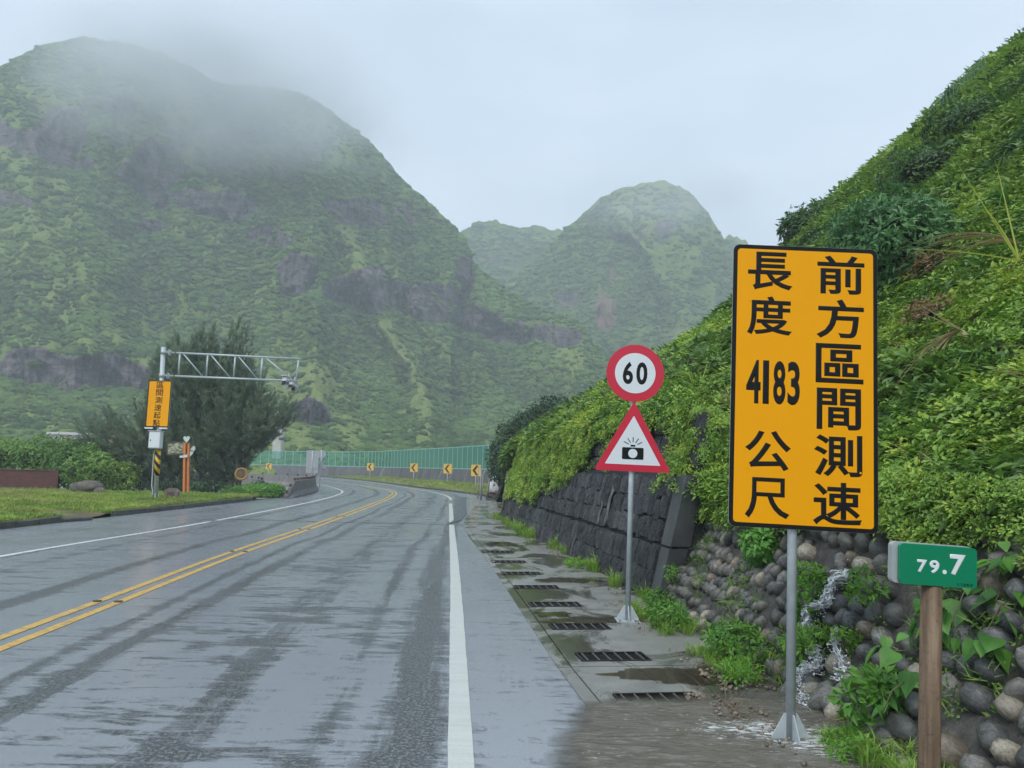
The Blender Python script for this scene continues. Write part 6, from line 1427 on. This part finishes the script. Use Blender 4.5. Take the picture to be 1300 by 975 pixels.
S1 = [(-1500, 420), (-900, 330), (-500, 200), (-220, 150), (-100, 128), (0, 84), (50, 58), (100, 47), (150, 52), (200, 66), (240, 84), (270, 103), (300, 108), (330, 110), (355, 112), (378, 117), (400, 126), (422, 141), (445, 160), (465, 177), (490, 202), (520, 236), (550, 262), (575, 284), (590, 303), (602, 332), (620, 352), (650, 372), (690, 392), (735, 410), (760, 440), (790, 470), (830, 500), (900, 530), (1000, 555), (1200, 575)]
mountain('big_mountain', 'steep green mountain with dark cliff bands filling the left half', S1, lambda A: 150+25*np.sin(A*5), lambda A: np.interp(A, [-.9, -.55, -.15, .0, .12, .35], [430, 400, 360, 330, 300, 240]), (-1.05, .42), 860, 300,
    [(95, 470, 100, 20, 1.15), (30, 175, 60, 22, .8), (90, 180, 40, 45, .8), (195, 215, 34, 40, 1.0), (250, 250, 26, 20, .7), (300, 262, 35, 22, .8), (455, 268, 45, 20, 1.0), (380, 350, 30, 26, .95), (470, 370, 60, 26, 1.2), (545, 385, 55, 24, 1.2), (610, 400, 40, 22, .9), (660, 420, 60, 16, 1.0), (700, 428, 40, 14, 1.0), (395, 525, 28, 18, .9), (340, 300, 30, 14, .6), (530, 275, 22, 22, .6), (190, 290, 18, 12, .6), (590, 345, 14, 26, .7), (0, 255, 35, 12, .6), (150, 130, 25, 30, .5)],
    19, 3, vis_n=36000, size=(.55, 1.75))
S2 = [(330, 560), (430, 500), (520, 430), (590, 400), (640, 360), (690, 320), (716, 292), (740, 272), (762, 250), (785, 240), (800, 237), (820, 231), (843, 228), (862, 236), (880, 248), (895, 264), (908, 284), (920, 303), (935, 340), (960, 390), (1000, 440), (1080, 500), (1300, 560)]
mountain('far_mountain', 'hazy green peak in the centre behind the big mountain', S2, 300, 480, (-.30, .50), 520, 220,
    [(768, 395, 16, 30, 1.0), (720, 385, 40, 18, .6), (800, 300, 30, 14, .5), (650, 400, 40, 16, .6), (560, 430, 50, 20, .6), (690, 350, 30, 12, .5), (850, 290, 24, 16, .5)], 20, 8, vis_n=13000, size=(.75, 2.0), scree=((768, 396, 18, 26, 1.0), (778, 350, 8, 20, .5)))
S3 = [(300, 500), (480, 380), (560, 320), (585, 293), (606, 283), (630, 280), (652, 287), (680, 287), (702, 291), (730, 290), (760, 300), (850, 340), (905, 320), (925, 298), (945, 303), (975, 325), (1020, 380), (1200, 520)]
mountain('ridge', 'low hazy ridge between the two mountains', S3, 470, 600, (-.35, .50), 420, 110, [(640, 330, 60, 12, .4)], 12, 15, vis_n=5000, size=(1.1, 2.4), bumpy=1.6)
# low scrubby ground at the mountain foot behind the fence
nx_, ny_ = 150, 60; X, Y = np.meshgrid(np.linspace(-190, 60, nx_), np.linspace(126, 190, ny_), indexing='ij')
Z = (Y-126)/64*3.0*fbm(X*.03+2, Y*.03, 3)*1.3+1.0*(fbm(X*.2, Y*.2, 4)-.5)-.2; G3 = np.stack([X, Y, Z], -1)
tag(link('foothill', fast('foothill', G3.reshape(-1, 3), grid_faces(nx_, ny_), M_MOUNT, smooth=True, attrs={'rock': np.zeros(nx_*ny_), 'scree': np.zeros(nx_*ny_), 'patch': (fbm(X*.05, Y*.05, 3)+.05).ravel()})), 'scrubby rising ground at the foot of the mountain behind the green fence', 'hill', kind='structure')
P, N, I = sample(G3, np.ones((nx_-1, ny_-1)), 1500)
tag(scatter('foothill_bushes', C_MB, P, frames(N, RNG.random(len(P))*6.28), RNG.uniform(.5, 1.6, len(P)), 6), 'low bushes on the ground behind the green fence', 'bushes', kind='stuff')

# ================================================================== AIR: haze box and the cloud on the summit
def vol_mat(name, col, dens, aniso=0):
    m = bpy.data.materials.new(name); m.use_nodes = True; n = m.node_tree; n.nodes.clear(); out = n.nodes.new('ShaderNodeOutputMaterial'); v = n.nodes.new('ShaderNodeVolumePrincipled')
    v.inputs['Color'].default_value = (*col, 1); v.inputs['Density'].default_value = dens; v.inputs['Anisotropy'].default_value = aniso; n.links.new(v.outputs[0], out.inputs['Volume']); return m, n, v
HAZE, _, _ = vol_mat('pale_haze', (.86, .93, 1.0), .00112)
hz = MB().box((0, 500, 166.5), (1800, 1600, 337)).build('haze', HAZE); tag(hz, 'thin pale mist filling the air between the road and the mountains', 'haze', kind='stuff')
def cloud(name, c, sc, dens, label, seed, nscale=1.6, thr=.42):
    m, n, v = vol_mat('cloud_'+name, (.92, .96, 1.0), 0); tc_ = n.nodes.new('ShaderNodeTexCoord'); no_ = n.nodes.new('ShaderNodeTexNoise'); no_.inputs['Scale'].default_value = nscale; no_.inputs['Detail'].default_value = 3; mp_ = n.nodes.new('ShaderNodeMapping'); mp_.inputs['Location'].default_value = (seed, 0, 0)
    n.links.new(tc_.outputs['Object'], mp_.inputs[0]); n.links.new(mp_.outputs[0], no_.inputs['Vector'])
    ln = n.nodes.new('ShaderNodeVectorMath'); ln.operation = 'LENGTH'; n.links.new(tc_.outputs['Object'], ln.inputs[0])
    def mt(op, a, b, cl=False):
        q_ = n.nodes.new('ShaderNodeMath'); q_.operation = op; q_.use_clamp = cl
        for i, x in enumerate((a, b)):
            if isinstance(x, (int, float)): q_.inputs[i].default_value = x
            else: n.links.new(x, q_.inputs[i])
        return q_.outputs[0]
    fall = mt('SUBTRACT', 1.0, ln.outputs['Value'], True); fall = mt('MULTIPLY', fall, 1.9, True)
    d = mt('MULTIPLY', mt('MULTIPLY', mt('SUBTRACT', no_.outputs['Fac'], thr*.8, True), 3.2), fall); n.links.new(mt('MULTIPLY', d, dens), v.inputs['Density'])
    bm = bmesh.new(); bmesh.ops.create_icosphere(bm, subdivisions=3, radius=1.0); me = bpy.data.meshes.new(name); bm.to_mesh(me); bm.free(); me.materials.append(m)
    o = link(name, me, None, c, None, sc); return tag(o, label, 'cloud', kind='stuff')
cloud('summit_cloud', (-128, 292, 160), (84, 46, 44), .050, 'soft low cloud drifting over the summit of the big mountain', 2.0)
cloud('summit_cloud', (-84, 290, 140), (50, 34, 24), .020, 'thinner trailing cloud over the right shoulder of the big mountain', 7.0)
cloud('summit_cloud', (84, 385, 150), (62, 34, 26), .016, 'faint mist resting on the top of the central peak', 11.0)
